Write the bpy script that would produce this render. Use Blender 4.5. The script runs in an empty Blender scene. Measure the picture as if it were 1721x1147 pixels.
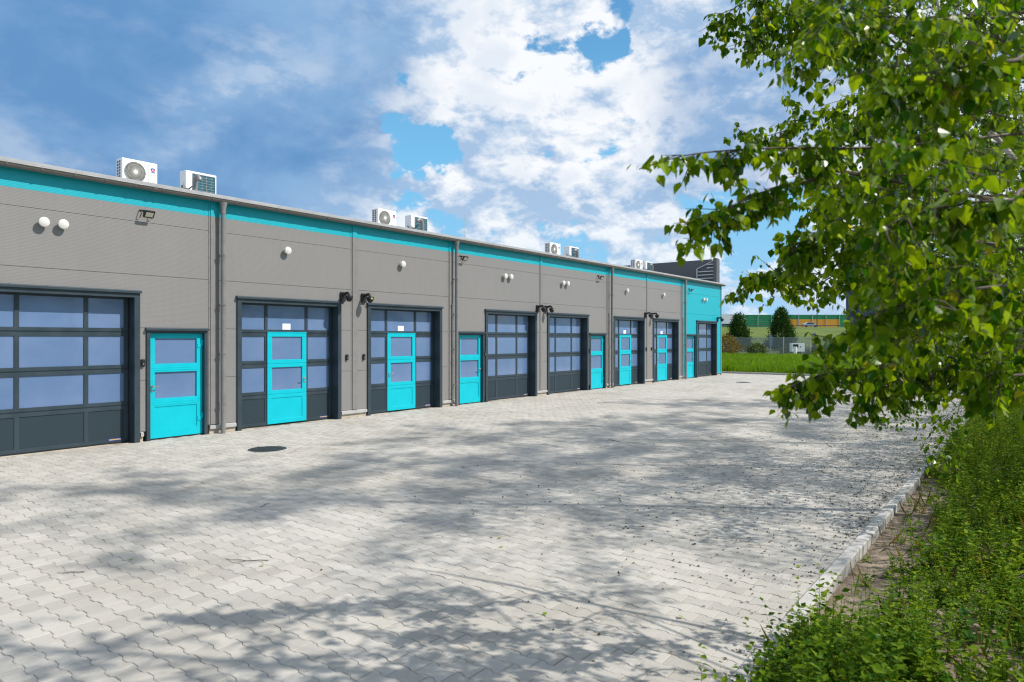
import bpy, math, random
import numpy as np
from mathutils import Vector, Matrix
PI = math.pi
R = math.radians
random.seed(11)
rng = np.random.default_rng(11)
scene = bpy.context.scene
col = scene.collection

# ------------------------------------------------------------------ camera
# world frame: +X runs along the garage front, +Y points at the wall, camera stands at the origin
YAW = R(37.48)
CF = Vector((math.cos(YAW), math.sin(YAW), 0))
CR = Vector((math.sin(YAW), -math.cos(YAW), 0))
cam = bpy.data.cameras.new('camera')
cam.lens = 24.0
cam.sensor_width = 36.0
cam.shift_y = -0.0026
cam.clip_start = 0.05
cam.clip_end = 3000
cam.dof.use_dof = True
cam.dof.focus_distance = 13.0
cam.dof.aperture_fstop = 3.2
camo = bpy.data.objects.new('camera', cam)
col.objects.link(camo)
camo.location = (0, 0, 1.955)
camo.rotation_euler = (R(90), 0, YAW - R(90))
scene.camera = camo

# ------------------------------------------------------------------ sun and sky
SUN = Vector((0.585, -1.0, 1.23)).normalized()          # towards the sun
sl = bpy.data.lights.new('sun', 'SUN')
sl.energy = 5.0
sl.angle = R(0.53)
sl.color = (1.0, 0.95, 0.87)
so = bpy.data.objects.new('sun', sl)
col.objects.link(so)
so.rotation_euler = SUN.to_track_quat('Z', 'Y').to_euler()
so.location = (10, -20, 30)

world = bpy.data.worlds.new('World')
scene.world = world
world.use_nodes = True
wt = world.node_tree
wt.nodes.clear()


class NT:
    """small helper for wiring node trees"""
    def __init__(s, tree):
        s.t = tree

    def n(s, typ, **kw):
        nd = s.t.nodes.new(typ)
        for k, v in kw.items():
            setattr(nd, k, v)
        return nd

    def put(s, sock, val):
        if hasattr(val, 'is_linked') or isinstance(val, bpy.types.NodeSocket):
            s.t.links.new(val, sock)
        elif val is not None:
            if sock.type in ('RGBA',) and len(val) == 3:
                val = (*val, 1)
            sock.default_value = val

    def m(s, op, a, b=None, c=None, clamp=False):
        nd = s.n('ShaderNodeMath', operation=op, use_clamp=clamp)
        s.put(nd.inputs[0], a)
        if b is not None: s.put(nd.inputs[1], b)
        if c is not None: s.put(nd.inputs[2], c)
        return nd.outputs[0]

    def vm(s, op, a, b=None):
        nd = s.n('ShaderNodeVectorMath', operation=op)
        s.put(nd.inputs[0], a)
        if b is not None: s.put(nd.inputs[1], b)
        return nd.outputs['Value'] if op in ('DOT_PRODUCT', 'LENGTH') else nd.outputs[0]

    def ramp(s, v, a, b, lo=0.0, hi=1.0, kind='SMOOTHSTEP'):
        nd = s.n('ShaderNodeMapRange', interpolation_type=kind)
        s.put(nd.inputs[0], v)
        for i, x in enumerate((a, b, lo, hi)):
            s.put(nd.inputs[i + 1], x)
        return nd.outputs[0]

    def noise(s, vec, scale, detail=4, rough=0.5, dist=0.0, out=0):
        nd = s.n('ShaderNodeTexNoise')
        if vec is not None: s.put(nd.inputs['Vector'], vec)
        nd.inputs['Scale'].default_value = scale
        nd.inputs['Detail'].default_value = detail
        nd.inputs['Roughness'].default_value = rough
        nd.inputs['Distortion'].default_value = dist
        return nd.outputs[out]

    def mix(s, f, a, b, blend='MIX'):
        nd = s.n('ShaderNodeMix', data_type='RGBA', blend_type=blend)
        s.put(nd.inputs[0], f)
        s.put(nd.inputs[6], a)
        s.put(nd.inputs[7], b)
        return nd.outputs[2]


SKY_STRENGTH = 0.10
W = NT(wt)
sky = W.n('ShaderNodeTexSky', sky_type='NISHITA')
sky.sun_disc = False
sky.sun_elevation = math.asin(SUN.z)
sky.sun_rotation = math.atan2(SUN.x, SUN.y)
sky.air_density = 1.0
sky.dust_density = 0.6
sky.ozone_density = 1.4
dirv = W.vm('NORMALIZE', W.n('ShaderNodeTexCoord').outputs['Generated'])
wob = W.vm('SUBTRACT', W.noise(dirv, 9.0, 7, 0.62, 0.0, 1), (0.5, 0.5, 0.5))
bdir = W.vm('NORMALIZE', W.vm('ADD', dirv, W.vm('MULTIPLY', wob, (0.16, 0.16, 0.16))))
sep = W.n('ShaderNodeSeparateXYZ')
W.put(sep.inputs[0], dirv)
dz = W.m('ADD', W.m('MAXIMUM', sep.outputs[2], 0.0), 0.75)
cp = W.n('ShaderNodeCombineXYZ')
W.put(cp.inputs[0], W.m('DIVIDE', sep.outputs[0], dz))
W.put(cp.inputs[1], W.m('DIVIDE', sep.outputs[1], dz))
W.put(cp.inputs[2], W.m('MULTIPLY', sep.outputs[2], 1.25))
P = W.vm('ADD', cp.outputs[0], (20.9, 0.0, 0.0))
K = 1.0 / SKY_STRENGTH


def blob(d, inner, outer):
    """1 towards direction d, fading to 0 between two angles in degrees"""
    return W.ramp(W.vm('DOT_PRODUCT', bdir, d), math.cos(R(outer)), math.cos(R(inner)))


def total(items):
    s_ = None
    for d, i, o, w in items:
        t = W.m('MULTIPLY', blob(d, i, o), w)
        s_ = t if s_ is None else W.m('ADD', s_, t)
    return s_


def cloud(vec):
    big = W.noise(vec, 3.4, 2, 0.5, 0.2)
    fine = W.noise(vec, 9.0, 11, 0.60, 0.1)
    return W.m('ADD', W.m('MULTIPLY', big, 0.42), W.m('MULTIPLY', fine, 0.58))


c0 = cloud(P)
# the same field a little nearer the sun: the difference gives the clouds lit and shaded sides
c1 = cloud(W.vm('ADD', P, (0.006, -0.014, 0.030)))
gaps = total((((0.661, 0.683, 0.311), 1.0, 6.0, -0.37), ((0.728, 0.53, 0.450), 0.5, 7, -0.21), ((0.807, 0.495, 0.330), 1, 6, -0.17),
              ((0.86, 0.40, 0.300), 0.5, 4.5, -0.10), ((0.613, 0.763, 0.200), 0.5, 3.2, -0.26), ((0.939, 0.286, 0.200), 1, 7, -0.07),
              ((0.76, 0.60, 0.20), 1, 5, -0.08), ((0.88, 0.42, 0.20), 1, 6, -0.02)))
full = total((((0.74, 0.62, 0.25), 20, 42, 0.10), ((0.439, 0.836, 0.328), 8, 24, 0.22), ((0.64, 0.64, 0.43), 3, 8, 0.16),
              ((0.80, 0.44, 0.405), 2, 8, 0.12), ((0.765, 0.52, 0.385), 1.5, 4.5, 0.14), ((0.894, 0.319, 0.314), 3, 10, 0.12)))
dens = W.m('ADD', W.m('ADD', W.m('ADD', W.m('MULTIPLY', W.m('SUBTRACT', c0, 0.5), 1.55), 0.47), gaps), full)
cover = W.ramp(dens, 0.405, 0.485)
lit = W.m('ADD', W.m('ADD', 0.60, W.m('MULTIPLY', blob((0.64, 0.65, 0.43), 2, 8), 0.22)), W.m('MULTIPLY', W.m('SUBTRACT', c0, c1), 11.0), clamp=True)
# thin edges let light through, thick middles go grey
lit = W.m('SUBTRACT', lit, W.m('MULTIPLY', W.ramp(dens, 0.55, 0.75), 0.30), clamp=True)
white = (0.88 * K, 0.90 * K, 0.93 * K)
shade = (0.36 * K, 0.51 * K, 0.72 * K)
ccol = W.mix(lit, shade, white)
dn = W.noise(P, 3.0, 4, 0.5, 0.3)
dark = W.m('MAXIMUM', W.m('MAXIMUM', blob((0.45, 0.822, 0.355), 8, 18), blob((0.30, 0.915, 0.32), 6, 14)),
           W.m('MULTIPLY', blob((0.53, 0.755, 0.40), 3, 10), 0.95))
dark = W.m('MULTIPLY', dark, W.ramp(W.m('ADD', dn, W.m('MULTIPLY', W.m('SUBTRACT', c0, 0.5), 0.9)), 0.46, 0.74, 1.0, 0.52))
greyb = W.m('MULTIPLY', blob((0.905, 0.305, 0.300), 1, 9), W.ramp(c0, 0.45, 0.62, 0.62, 0.2))
dtone = W.mix(W.ramp(W.noise(P, 5.5, 7, 0.58, 0.3), 0.34, 0.66), (0.125 * K, 0.285 * K, 0.545 * K), (0.225 * K, 0.400 * K, 0.650 * K))
ccol = W.mix(W.m('MAXIMUM', dark, greyb), ccol, dtone)
blue = W.mix(1.0, sky.outputs[0], (0.78, 1.42, 1.60), 'MULTIPLY')
blue = W.mix(W.ramp(sep.outputs[2], 0.50, 0.10), blue, (0.20 * K, 0.53 * K, 0.83 * K))
skyc = W.mix(cover, blue, ccol)
haze_f = W.ramp(sep.outputs[2], 0.24, -0.02)
skyc = W.mix(W.m('MULTIPLY', haze_f, 0.50), skyc, (0.50 * K, 0.70 * K, 0.88 * K))
bg = W.n('ShaderNodeBackground')
bg.inputs[1].default_value = SKY_STRENGTH
W.put(bg.inputs[0], skyc)
wo = W.n('ShaderNodeOutputWorld')
W.put(wo.inputs[0], bg.outputs[0])

# ------------------------------------------------------------------ exposure and render
scene.view_settings.view_transform = 'Standard'
scene.view_settings.look = 'None'
scene.view_settings.exposure = 0.12
scene.view_settings.gamma = 1.0
scene.view_settings.use_curve_mapping = False
scene.render.engine = 'CYCLES'
scene.cycles.max_bounces = 5
scene.cycles.transparent_max_bounces = 12
scene.cycles.sample_clamp_indirect = 6
scene.cycles.use_denoising = True
scene.cycles.filter_width = 1.2

# ------------------------------------------------------------------ materials
MATS = {}


def material(name, base, rough=0.6, metal=0.0, var=0.0, var_scale=6.0, bump=0.0, bump_scale=40.0, spec=0.5, coat=0.0):
    m = bpy.data.materials.new(name)
    m.use_nodes = True
    T = NT(m.node_tree)
    b = m.node_tree.nodes['Principled BSDF']
    b.inputs['Roughness'].default_value = rough
    b.inputs['Metallic'].default_value = metal
    b.inputs['Specular IOR Level'].default_value = spec
    b.inputs['Coat Weight'].default_value = coat
    oc = T.n('ShaderNodeTexCoord').outputs['Object']
    if var:
        n = T.noise(oc, var_scale, 5, 0.6)
        lo = tuple(c * (1 - var) for c in base)
        hi = tuple(min(1, c * (1 + var)) for c in base)
        T.put(b.inputs['Base Color'], T.mix(T.ramp(n, 0.3, 0.7), lo, hi))
        T.put(b.inputs['Roughness'], T.ramp(n, 0.3, 0.7, max(0.02, rough - 0.07), min(1, rough + 0.07)))
    else:
        T.put(b.inputs['Base Color'], base)
    if bump:
        bn = T.n('ShaderNodeBump')
        bn.inputs['Strength'].default_value = bump
        bn.inputs['Distance'].default_value = 0.01
        T.put(bn.inputs['Height'], T.noise(oc, bump_scale, 6, 0.6))
        T.put(b.inputs['Normal'], bn.outputs[0])
    MATS[name] = m
    return m


def ribbed(name, base, rough=0.42, period=0.024):
    m = material(name, base, rough)
    T = NT(m.node_tree)
    b = m.node_tree.nodes['Principled BSDF']
    oc = T.n('ShaderNodeTexCoord').outputs['Object']
    s = T.n('ShaderNodeSeparateXYZ')
    T.put(s.inputs[0], oc)
    wv = T.m('SINE', T.m('MULTIPLY', s.outputs[2], 2 * PI / period))
    big = T.noise(oc, 0.9, 5, 0.6)
    stretch = T.n('ShaderNodeMapping')
    T.put(stretch.inputs[0], oc)
    stretch.inputs[3].default_value = (6, 6, 0.35)
    streak = T.noise(stretch.outputs[0], 2.0, 4, 0.6)
    f = T.m('ADD', T.m('MULTIPLY', big, 0.5), T.m('MULTIPLY', streak, 0.5))
    T.put(b.inputs['Base Color'], T.mix(T.ramp(f, 0.3, 0.7), tuple(c * 0.965 for c in base), tuple(c * 1.03 for c in base)))
    bn = T.n('ShaderNodeBump')
    bn.inputs['Strength'].default_value = 0.16
    bn.inputs['Distance'].default_value = 0.002
    T.put(bn.inputs['Height'], T.m('ADD', wv, T.m('MULTIPLY', T.noise(oc, 3, 3, 0.5), 1.2)))
    T.put(b.inputs['Normal'], bn.outputs[0])
    return m


def leafy(name, dark, light, transl=0.42, rough=0.42, patch=0.0, yellow=None, gloss=0.10):
    m = bpy.data.materials.new(name)
    m.use_nodes = True
    T = NT(m.node_tree)
    t = m.node_tree
    t.nodes.clear()
    rnd = T.m('FRACT', T.m('ADD', T.n('ShaderNodeNewGeometry').outputs['Random Per Island'],
                           T.n('ShaderNodeObjectInfo').outputs['Random']))
    c = T.mix(T.m('POWER', rnd, 1.25), dark, light)
    if yellow:
        c = T.mix(T.ramp(rnd, 0.985, 0.995), c, yellow)
    if patch:
        oc = T.n('ShaderNodeTexCoord').outputs['Object']
        c = T.mix(T.ramp(T.noise(oc, patch, 3, 0.5), 0.35, 0.65), T.mix(0.5, c, dark), c)
    d = T.n('ShaderNodeBsdfDiffuse')
    T.put(d.inputs[0], c)
    tr = T.n('ShaderNodeBsdfTranslucent')
    T.put(tr.inputs[0], T.mix(1.0, c, (1.5, 1.35, 0.6), 'MULTIPLY'))
    mx = T.n('ShaderNodeMixShader')
    mx.inputs[0].default_value = transl
    T.put(mx.inputs[1], d.outputs[0])
    T.put(mx.inputs[2], tr.outputs[0])
    g = T.n('ShaderNodeBsdfGlossy')
    g.inputs['Roughness'].default_value = rough
    g.inputs[0].default_value = (1, 1, 1, 1)
    fr = T.n('ShaderNodeFresnel')
    fr.inputs[0].default_value = 1.45
    m2 = T.n('ShaderNodeMixShader')
    T.put(m2.inputs[0], T.m('MULTIPLY', fr.outputs[0], gloss))
    T.put(m2.inputs[1], mx.outputs[0])
    T.put(m2.inputs[2], g.outputs[0])
    o = T.n('ShaderNodeOutputMaterial')
    T.put(o.inputs[0], m2.outputs[0])
    MATS[name] = m
    return m


ribbed('panel_grey', (0.218, 0.208, 0.204))
ribbed('panel_teal', (0.0, 0.36, 0.44))
material('trim_grey', (0.205, 0.195, 0.190), 0.45, var=0.05)
material('trim_teal', (0.0, 0.36, 0.44), 0.45, var=0.04)
material('sill_grey', (0.40, 0.39, 0.385), 0.4, var=0.06)
material('joint_dark', (0.09, 0.085, 0.08), 0.8)
material('anthracite', (0.027, 0.044, 0.058), 0.42, var=0.10, var_scale=3)
material('anthracite_panel', (0.026, 0.042, 0.054), 0.55, spec=0.2, var=0.08, var_scale=60, bump=0.05, bump_scale=250)
material('door_teal', (0.0, 0.45, 0.545), 0.42, var=0.03, var_scale=3, spec=0.3)
material('gutter_grey', (0.145, 0.138, 0.130), 0.45, metal=0.0, var=0.12, var_scale=4)
material('pipe_grey', (0.20, 0.20, 0.198), 0.40, metal=0.1, var=0.10, var_scale=4)
material('flashing', (0.50, 0.50, 0.52), 0.45, metal=0.0, var=0.08, var_scale=3)
material('roof_sheet', (0.35, 0.35, 0.36), 0.45, metal=0.3, var=0.1)
material('concrete', (0.42, 0.36, 0.29), 0.9, var=0.15, bump=0.4, bump_scale=60)
material('white_plastic', (0.62, 0.61, 0.58), 0.35, var=0.03)
material('white_enamel', (0.80, 0.80, 0.79), 0.35, var=0.03)
material('grille_grey', (0.42, 0.41, 0.38), 0.5)
material('fan_dark', (0.12, 0.12, 0.115), 0.6)
material('fin_blue', (0.012, 0.10, 0.14), 0.4, var=0.2, var_scale=30)
material('black_plastic', (0.012, 0.012, 0.013), 0.45)
material('black_gloss', (0.006, 0.007, 0.010), 0.08)
material('led_face', (0.62, 0.60, 0.46), 0.3)
material('yellow_mark', (0.75, 0.68, 0.03), 0.5)
material('steel', (0.55, 0.54, 0.52), 0.25, metal=0.9, var=0.1)
material('logo_blue', (0.02, 0.05, 0.32), 0.5)
material('logo_red', (0.62, 0.03, 0.05), 0.5)
material('sticker_blue', (0.012, 0.05, 0.30), 0.4)
material('sticker_yellow', (0.85, 0.55, 0.08), 0.5)
material('paper', (0.82, 0.83, 0.90), 0.8)
material('rubber', (0.02, 0.02, 0.02), 0.8)
material('parapet_grey', (0.085, 0.088, 0.098), 0.45, var=0.05)
material('galvanised', (0.48, 0.49, 0.50), 0.4, metal=0.4, var=0.1)
material('cast_iron', (0.045, 0.055, 0.058), 0.55, metal=0.3, var=0.2, bump=0.5, bump_scale=120)
material('kerb_concrete', (0.42, 0.40, 0.375), 0.9, var=0.14, var_scale=7, bump=0.35, bump_scale=90)
material('bark_white', (0.42, 0.37, 0.31), 0.8, var=0.45, var_scale=9, bump=0.5, bump_scale=25)
material('bark_brown', (0.085, 0.060, 0.045), 0.8, var=0.3, var_scale=12)
material('stem_green', (0.10, 0.15, 0.03), 0.7)
material('litter', (0.075, 0.060, 0.025), 0.9, var=0.55, var_scale=35)
material('twig', (0.07, 0.05, 0.04), 0.9)
material('rail_dark', (0.10, 0.10, 0.10), 0.6)
material('barrier_green', (0.003, 0.20, 0.065), 0.6, var=0.06)
material('barrier_orange', (0.74, 0.32, 0.012), 0.6, var=0.05)
material('road_asphalt', (0.05, 0.05, 0.052), 0.9, var=0.1)
material('navy', (0.006, 0.022, 0.105), 0.45, var=0.1)
material('car_silver', (0.50, 0.51, 0.53), 0.25, metal=0.6, coat=0.5)
material('car_glass', (0.02, 0.025, 0.03), 0.05)
material('truck_white', (0.78, 0.79, 0.80), 0.4, var=0.03)
material('sign_blue', (0.10, 0.17, 0.27), 0.5)
leafy('birch_leaf', (0.024, 0.098, 0.002), (0.270, 0.390, 0.008), 0.50, 0.45, gloss=0.09, yellow=(0.42, 0.40, 0.02))
leafy('birch_leaf_far', (0.028, 0.100, 0.003), (0.190, 0.290, 0.010), 0.50, 0.40)
leafy('weed_leaf', (0.035, 0.115, 0.004), (0.310, 0.410, 0.018), 0.45, 0.5, patch=1.3)
leafy('plant_leaf', (0.020, 0.078, 0.010), (0.060, 0.140, 0.016), 0.35, 0.4)
leafy('grass_blade', (0.075, 0.180, 0.006), (0.260, 0.400, 0.018), 0.40, 0.5, patch=0.25)
leafy('conifer_leaf', (0.012, 0.050, 0.006), (0.045, 0.105, 0.014), 0.25, 0.6)
leafy('dry_leaf', (0.10, 0.085, 0.020), (0.24, 0.17, 0.035), 0.3, 0.6)
leafy('shrub_leaf', (0.030, 0.065, 0.012), (0.085, 0.125, 0.028), 0.3, 0.6)
leafy('fallen_leaf', (0.15, 0.25, 0.02), (0.36, 0.40, 0.03), 0.2, 0.5)


def pane_material():
    m = material('film_pane', (0.105, 0.165, 0.36), 0.22)
    T = NT(m.node_tree)
    b = m.node_tree.nodes['Principled BSDF']
    oc = T.n('ShaderNodeTexCoord').outputs['Object']
    n = T.noise(oc, 1.1, 3, 0.5)
    fine = T.noise(oc, 140, 2, 0.5)
    c = T.mix(T.ramp(n, 0.3, 0.7), (0.110, 0.185, 0.345), (0.150, 0.220, 0.385))
    c = T.mix(T.m('MULTIPLY', T.ramp(fine, 0.62, 0.74), 0.10), c, (0.5, 0.55, 0.7))
    c = T.mix(T.n('ShaderNodeObjectInfo').outputs['Random'], T.mix(1.0, c, (0.86, 0.90, 0.90), 'MULTIPLY'), c)
    scuff = T.noise(oc, 7.0, 8, 0.7, 2.5)
    c = T.mix(T.m('MULTIPLY', T.ramp(scuff, 0.64, 0.72), 0.14), c, (0.6, 0.65, 0.75))
    T.put(b.inputs['Base Color'], c)
    b.inputs['Coat Weight'].default_value = 1.0
    b.inputs['Coat Roughness'].default_value = 0.04
    bn = T.n('ShaderNodeBump')
    bn.inputs['Strength'].default_value = 0.12
    bn.inputs['Distance'].default_value = 0.01
    T.put(bn.inputs['Height'], T.noise(oc, 2.5, 2, 0.5))
    T.put(b.inputs['Coat Normal'], bn.outputs[0])


pane_material()


def paver_material():
    m = material('paver', (0.44, 0.425, 0.405), 0.88)
    T = NT(m.node_tree)
    b = m.node_tree.nodes['Principled BSDF']
    g = T.n('ShaderNodeNewGeometry')
    pos = g.outputs['Position']
    rnd = T.m('FRACT', T.m('ADD', g.outputs['Random Per Island'], T.n('ShaderNodeObjectInfo').outputs['Random']))
    base = T.mix(rnd, (0.372, 0.349, 0.316), (0.474, 0.444, 0.402))
    base = T.mix(T.ramp(T.noise(pos, 0.55, 6, 0.65), 0.40, 0.70), base, T.mix(1.0, base, (0.85, 0.84, 0.815), 'MULTIPLY'))
    base = T.mix(T.m('MULTIPLY', T.ramp(T.noise(pos, 2.3, 6, 0.65, 0.8), 0.60, 0.75), 0.45), base, (0.57, 0.56, 0.545))
    base = T.mix(T.m('MULTIPLY', T.ramp(T.noise(pos, 9.0, 6, 0.7), 0.52, 0.75), 0.45), base, (0.33, 0.315, 0.295))
    sp = T.noise(pos, 260, 3, 0.6)
    base = T.mix(T.m('MULTIPLY', T.ramp(sp, 0.55, 0.72), 0.35), base, (0.27, 0.26, 0.25))
    T.put(b.inputs['Base Color'], base)
    bn = T.n('ShaderNodeBump')
    bn.inputs['Strength'].default_value = 0.55
    bn.inputs['Distance'].default_value = 0.004
    T.put(bn.inputs['Height'], T.m('ADD', T.noise(pos, 190, 4, 0.6), T.m('MULTIPLY', T.noise(pos, 14, 3, 0.5), 0.8)))
    T.put(b.inputs['Normal'], bn.outputs[0])


paver_material()


def sand_material():
    m = material('joint_sand', (0.30, 0.25, 0.19), 0.95)
    T = NT(m.node_tree)
    b = m.node_tree.nodes['Principled BSDF']
    pos = T.n('ShaderNodeNewGeometry').outputs['Position']
    f = T.ramp(T.noise(pos, 1.6, 4, 0.6), 0.38, 0.62)
    c = T.mix(f, (0.20, 0.17, 0.13), (0.50, 0.43, 0.345))
    T.put(b.inputs['Base Color'], c)


sand_material()


def soil_material():
    m = material('soil', (0.2, 0.15, 0.1), 0.95)
    T = NT(m.node_tree)
    b = m.node_tree.nodes['Principled BSDF']
    pos = T.n('ShaderNodeNewGeometry').outputs['Position']
    c = T.mix(T.ramp(T.noise(pos, 5, 7, 0.65), 0.32, 0.68), (0.150, 0.110, 0.078), (0.335, 0.265, 0.195))
    c = T.mix(T.m('MULTIPLY', T.ramp(T.noise(pos, 60, 4, 0.6), 0.55, 0.7), 0.6), c, (0.07, 0.055, 0.04))
    T.put(b.inputs['Base Color'], c)
    bn = T.n('ShaderNodeBump')
    bn.inputs['Strength'].default_value = 1.0
    bn.inputs['Distance'].default_value = 0.02
    T.put(bn.inputs['Height'], T.noise(pos, 35, 8, 0.7))
    T.put(b.inputs['Normal'], bn.outputs[0])


soil_material()


def meadow_material(name, a, c2):
    m = material(name, a, 0.95)
    T = NT(m.node_tree)
    b = m.node_tree.nodes['Principled BSDF']
    pos = T.n('ShaderNodeNewGeometry').outputs['Position']
    f = T.m('ADD', T.m('MULTIPLY', T.noise(pos, 0.12, 6, 0.65), 0.6), T.m('MULTIPLY', T.noise(pos, 1.8, 5, 0.7), 0.4))
    T.put(b.inputs['Base Color'], T.mix(T.ramp(f, 0.36, 0.64), a, c2))
    bn = T.n('ShaderNodeBump')
    bn.inputs['Strength'].default_value = 1.0
    bn.inputs['Distance'].default_value = 0.3
    T.put(bn.inputs['Height'], T.noise(pos, 1.5, 6, 0.7))
    T.put(b.inputs['Normal'], bn.outputs[0])


meadow_material('meadow', (0.050, 0.085, 0.014), (0.105, 0.135, 0.024))
meadow_material('bank_grass', (0.046, 0.092, 0.004), (0.115, 0.150, 0.008))


def mesh_screen_material():
    """welded wire seen from 80 m: wires far below a pixel, so an even see-through veil"""
    m = bpy.data.materials.new('wire_mesh')
    m.use_nodes = True
    T = NT(m.node_tree)
    m.node_tree.nodes.clear()
    tr = T.n('ShaderNodeBsdfTransparent')
    d = T.n('ShaderNodeBsdfDiffuse')
    d.inputs[0].default_value = (0.30, 0.33, 0.34, 1)
    mx = T.n('ShaderNodeMixShader')
    mx.inputs[0].default_value = 0.30
    T.put(mx.inputs[1], tr.outputs[0])
    T.put(mx.inputs[2], d.outputs[0])
    o = T.n('ShaderNodeOutputMaterial')
    T.put(o.inputs[0], mx.outputs[0])
    MATS['wire_mesh'] = m


mesh_screen_material()

# ------------------------------------------------------------------ mesh helpers
ORG = {}


def orient(pts):
    return [Vector(p) for p in pts]


class MB:
    """collects shapes in world coordinates and links them as one mesh object"""
    def __init__(s):
        s.v = []
        s.f = []

    def add(s, vs, fs):
        o = len(s.v)
        s.v += [tuple(p) for p in vs]
        s.f += [tuple(i + o for i in f) for f in fs]
        return s

    def box(s, x0, x1, y0, y1, z0, z1):
        vs = [(x, y, z) for z in (z0, z1) for y in (y0, y1) for x in (x0, x1)]
        return s.add(vs, [(0, 2, 3, 1), (4, 5, 7, 6), (0, 1, 5, 4), (2, 6, 7, 3), (0, 4, 6, 2), (1, 3, 7, 5)])

    def bbox(s, x0, x1, y0, y1, z0, z1, b=0.004):
        """box with chamfered edges"""
        import itertools
        pts = []
        for sx, sy, sz in itertools.product((0, 1), repeat=3):
            X = (x0, x1)[sx]; Y = (y0, y1)[sy]; Z = (z0, z1)[sz]
            dx = b if sx == 0 else -b; dy = b if sy == 0 else -b; dz_ = b if sz == 0 else -b
            pts += [(X, Y + dy, Z + dz_), (X + dx, Y, Z + dz_), (X + dx, Y + dy, Z)]
        idx = lambda sx, sy, sz, k: ((sx * 4 + sy * 2 + sz) * 3 + k)
        F = []
        for s0 in (0, 1):
            q = [idx(s0, a, c, 0) for a, c in ((0, 0), (1, 0), (1, 1), (0, 1))]
            F.append(q if s0 else q[::-1])
            q = [idx(a, s0, c, 1) for a, c in ((0, 0), (0, 1), (1, 1), (1, 0))]
            F.append(q if s0 else q[::-1])
            q = [idx(a, c, s0, 2) for a, c in ((0, 0), (1, 0), (1, 1), (0, 1))]
            F.append(q if s0 else q[::-1])
        for a in (0, 1):
            for c in (0, 1):
                F.append([idx(a, c, 0, 0), idx(a, c, 1, 0), idx(a, c, 1, 1), idx(a, c, 0, 1)])
                F.append([idx(a, 0, c, 0), idx(a, 0, c, 2), idx(a, 1, c, 2), idx(a, 1, c, 0)])
                F.append([idx(0, a, c, 1), idx(0, a, c, 2), idx(1, a, c, 2), idx(1, a, c, 1)])
        for sx in (0, 1):
            for sy in (0, 1):
                for sz in (0, 1):
                    F.append([idx(sx, sy, sz, k) for k in (0, 1, 2)])
        return s.add(pts, F)

    def tube(s, pts, radii, n=8, cap=True):
        pts = orient(pts)
        if not hasattr(radii, '__len__'): radii = [radii] * len(pts)
        rings = []
        up = None
        for i, p in enumerate(pts):
            t = (pts[min(i + 1, len(pts) - 1)] - pts[max(i - 1, 0)]).normalized()
            if up is None:
                up = t.orthogonal().normalized()
            else:
                up = (up - t * up.dot(t))
                up = up.normalized() if up.length > 1e-6 else t.orthogonal().normalized()
            w = t.cross(up)
            rings.append([p + (up * math.cos(2 * PI * k / n) + w * math.sin(2 * PI * k / n)) * radii[i] for k in range(n)])
        vs = [q for r_ in rings for q in r_]
        fs = []
        for i in range(len(pts) - 1):
            for k in range(n):
                a = i * n + k; b = i * n + (k + 1) % n
                fs.append((a, b, b + n, a + n))
        if cap:
            fs.append(tuple(range(n))[::-1])
            fs.append(tuple((len(pts) - 1) * n + k for k in range(n)))
        return s.add(vs, fs)

    def disc(s, c, axis, r0, r1, h, n=24):
        """solid (frustum) from c along axis"""
        a = Vector(axis).normalized()
        return s.tube([Vector(c), Vector(c) + a * h], [r0, r1], n)

    def lathe(s, c, axis, prof, n=20):
        a = Vector(axis).normalized()
        return s.tube([Vector(c) + a * h for r_, h in prof], [max(r_, 1e-4) for r_, h in prof], n)

    def build(s, name, mat, parent=None, origin=None, smooth=False):
        if parent is not None:
            org = Vector(ORG[parent.name])
        else:
            org = Vector(origin) if origin is not None else Vector((0, 0, 0))
        me = bpy.data.meshes.new(name)
        me.from_pydata([(p[0] - org.x, p[1] - org.y, p[2] - org.z) for p in s.v], [], s.f)
        if smooth:
            me.polygons.foreach_set('use_smooth', [True] * len(me.polygons))
            me.set_sharp_from_angle(angle=R(40))
        return link(name, me, mat, parent, org)


def link(name, me, mat, parent=None, org=(0, 0, 0)):
    if mat and not me.materials:
        me.materials.append(MATS[mat])
    o = bpy.data.objects.new(name, me)
    col.objects.link(o)
    if parent is not None:
        o.parent = parent
        ORG[o.name] = ORG[parent.name]
    else:
        o.location = org
        ORG[o.name] = tuple(org)
    return o


def tag(o, label=None, cat=None, group=None, kind=None):
    if label: o['label'] = label
    if cat: o['category'] = cat
    if group: o['group'] = group
    if kind: o['kind'] = kind
    return o


def empty(name, loc, parent=None):
    o = bpy.data.objects.new(name, None)
    col.objects.link(o)
    o.empty_display_size = 0.2
    if parent is not None:
        o.parent = parent
        o.location = Vector(loc) - Vector(ORG[parent.name])
    else:
        o.location = loc
    ORG[o.name] = tuple(loc)
    return o


def thing(name, loc, label, cat, group=None):
    return tag(empty(name, loc), label, cat, group)


def copy_tree(o, parent=None, loc=None, label=None):
    c = o.copy()
    col.objects.link(c)
    if parent is not None: c.parent = parent
    if loc is not None: c.location = loc
    if label: c['label'] = label
    for ch in list(o.children):
        copy_tree(ch, c)
    return c


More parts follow.
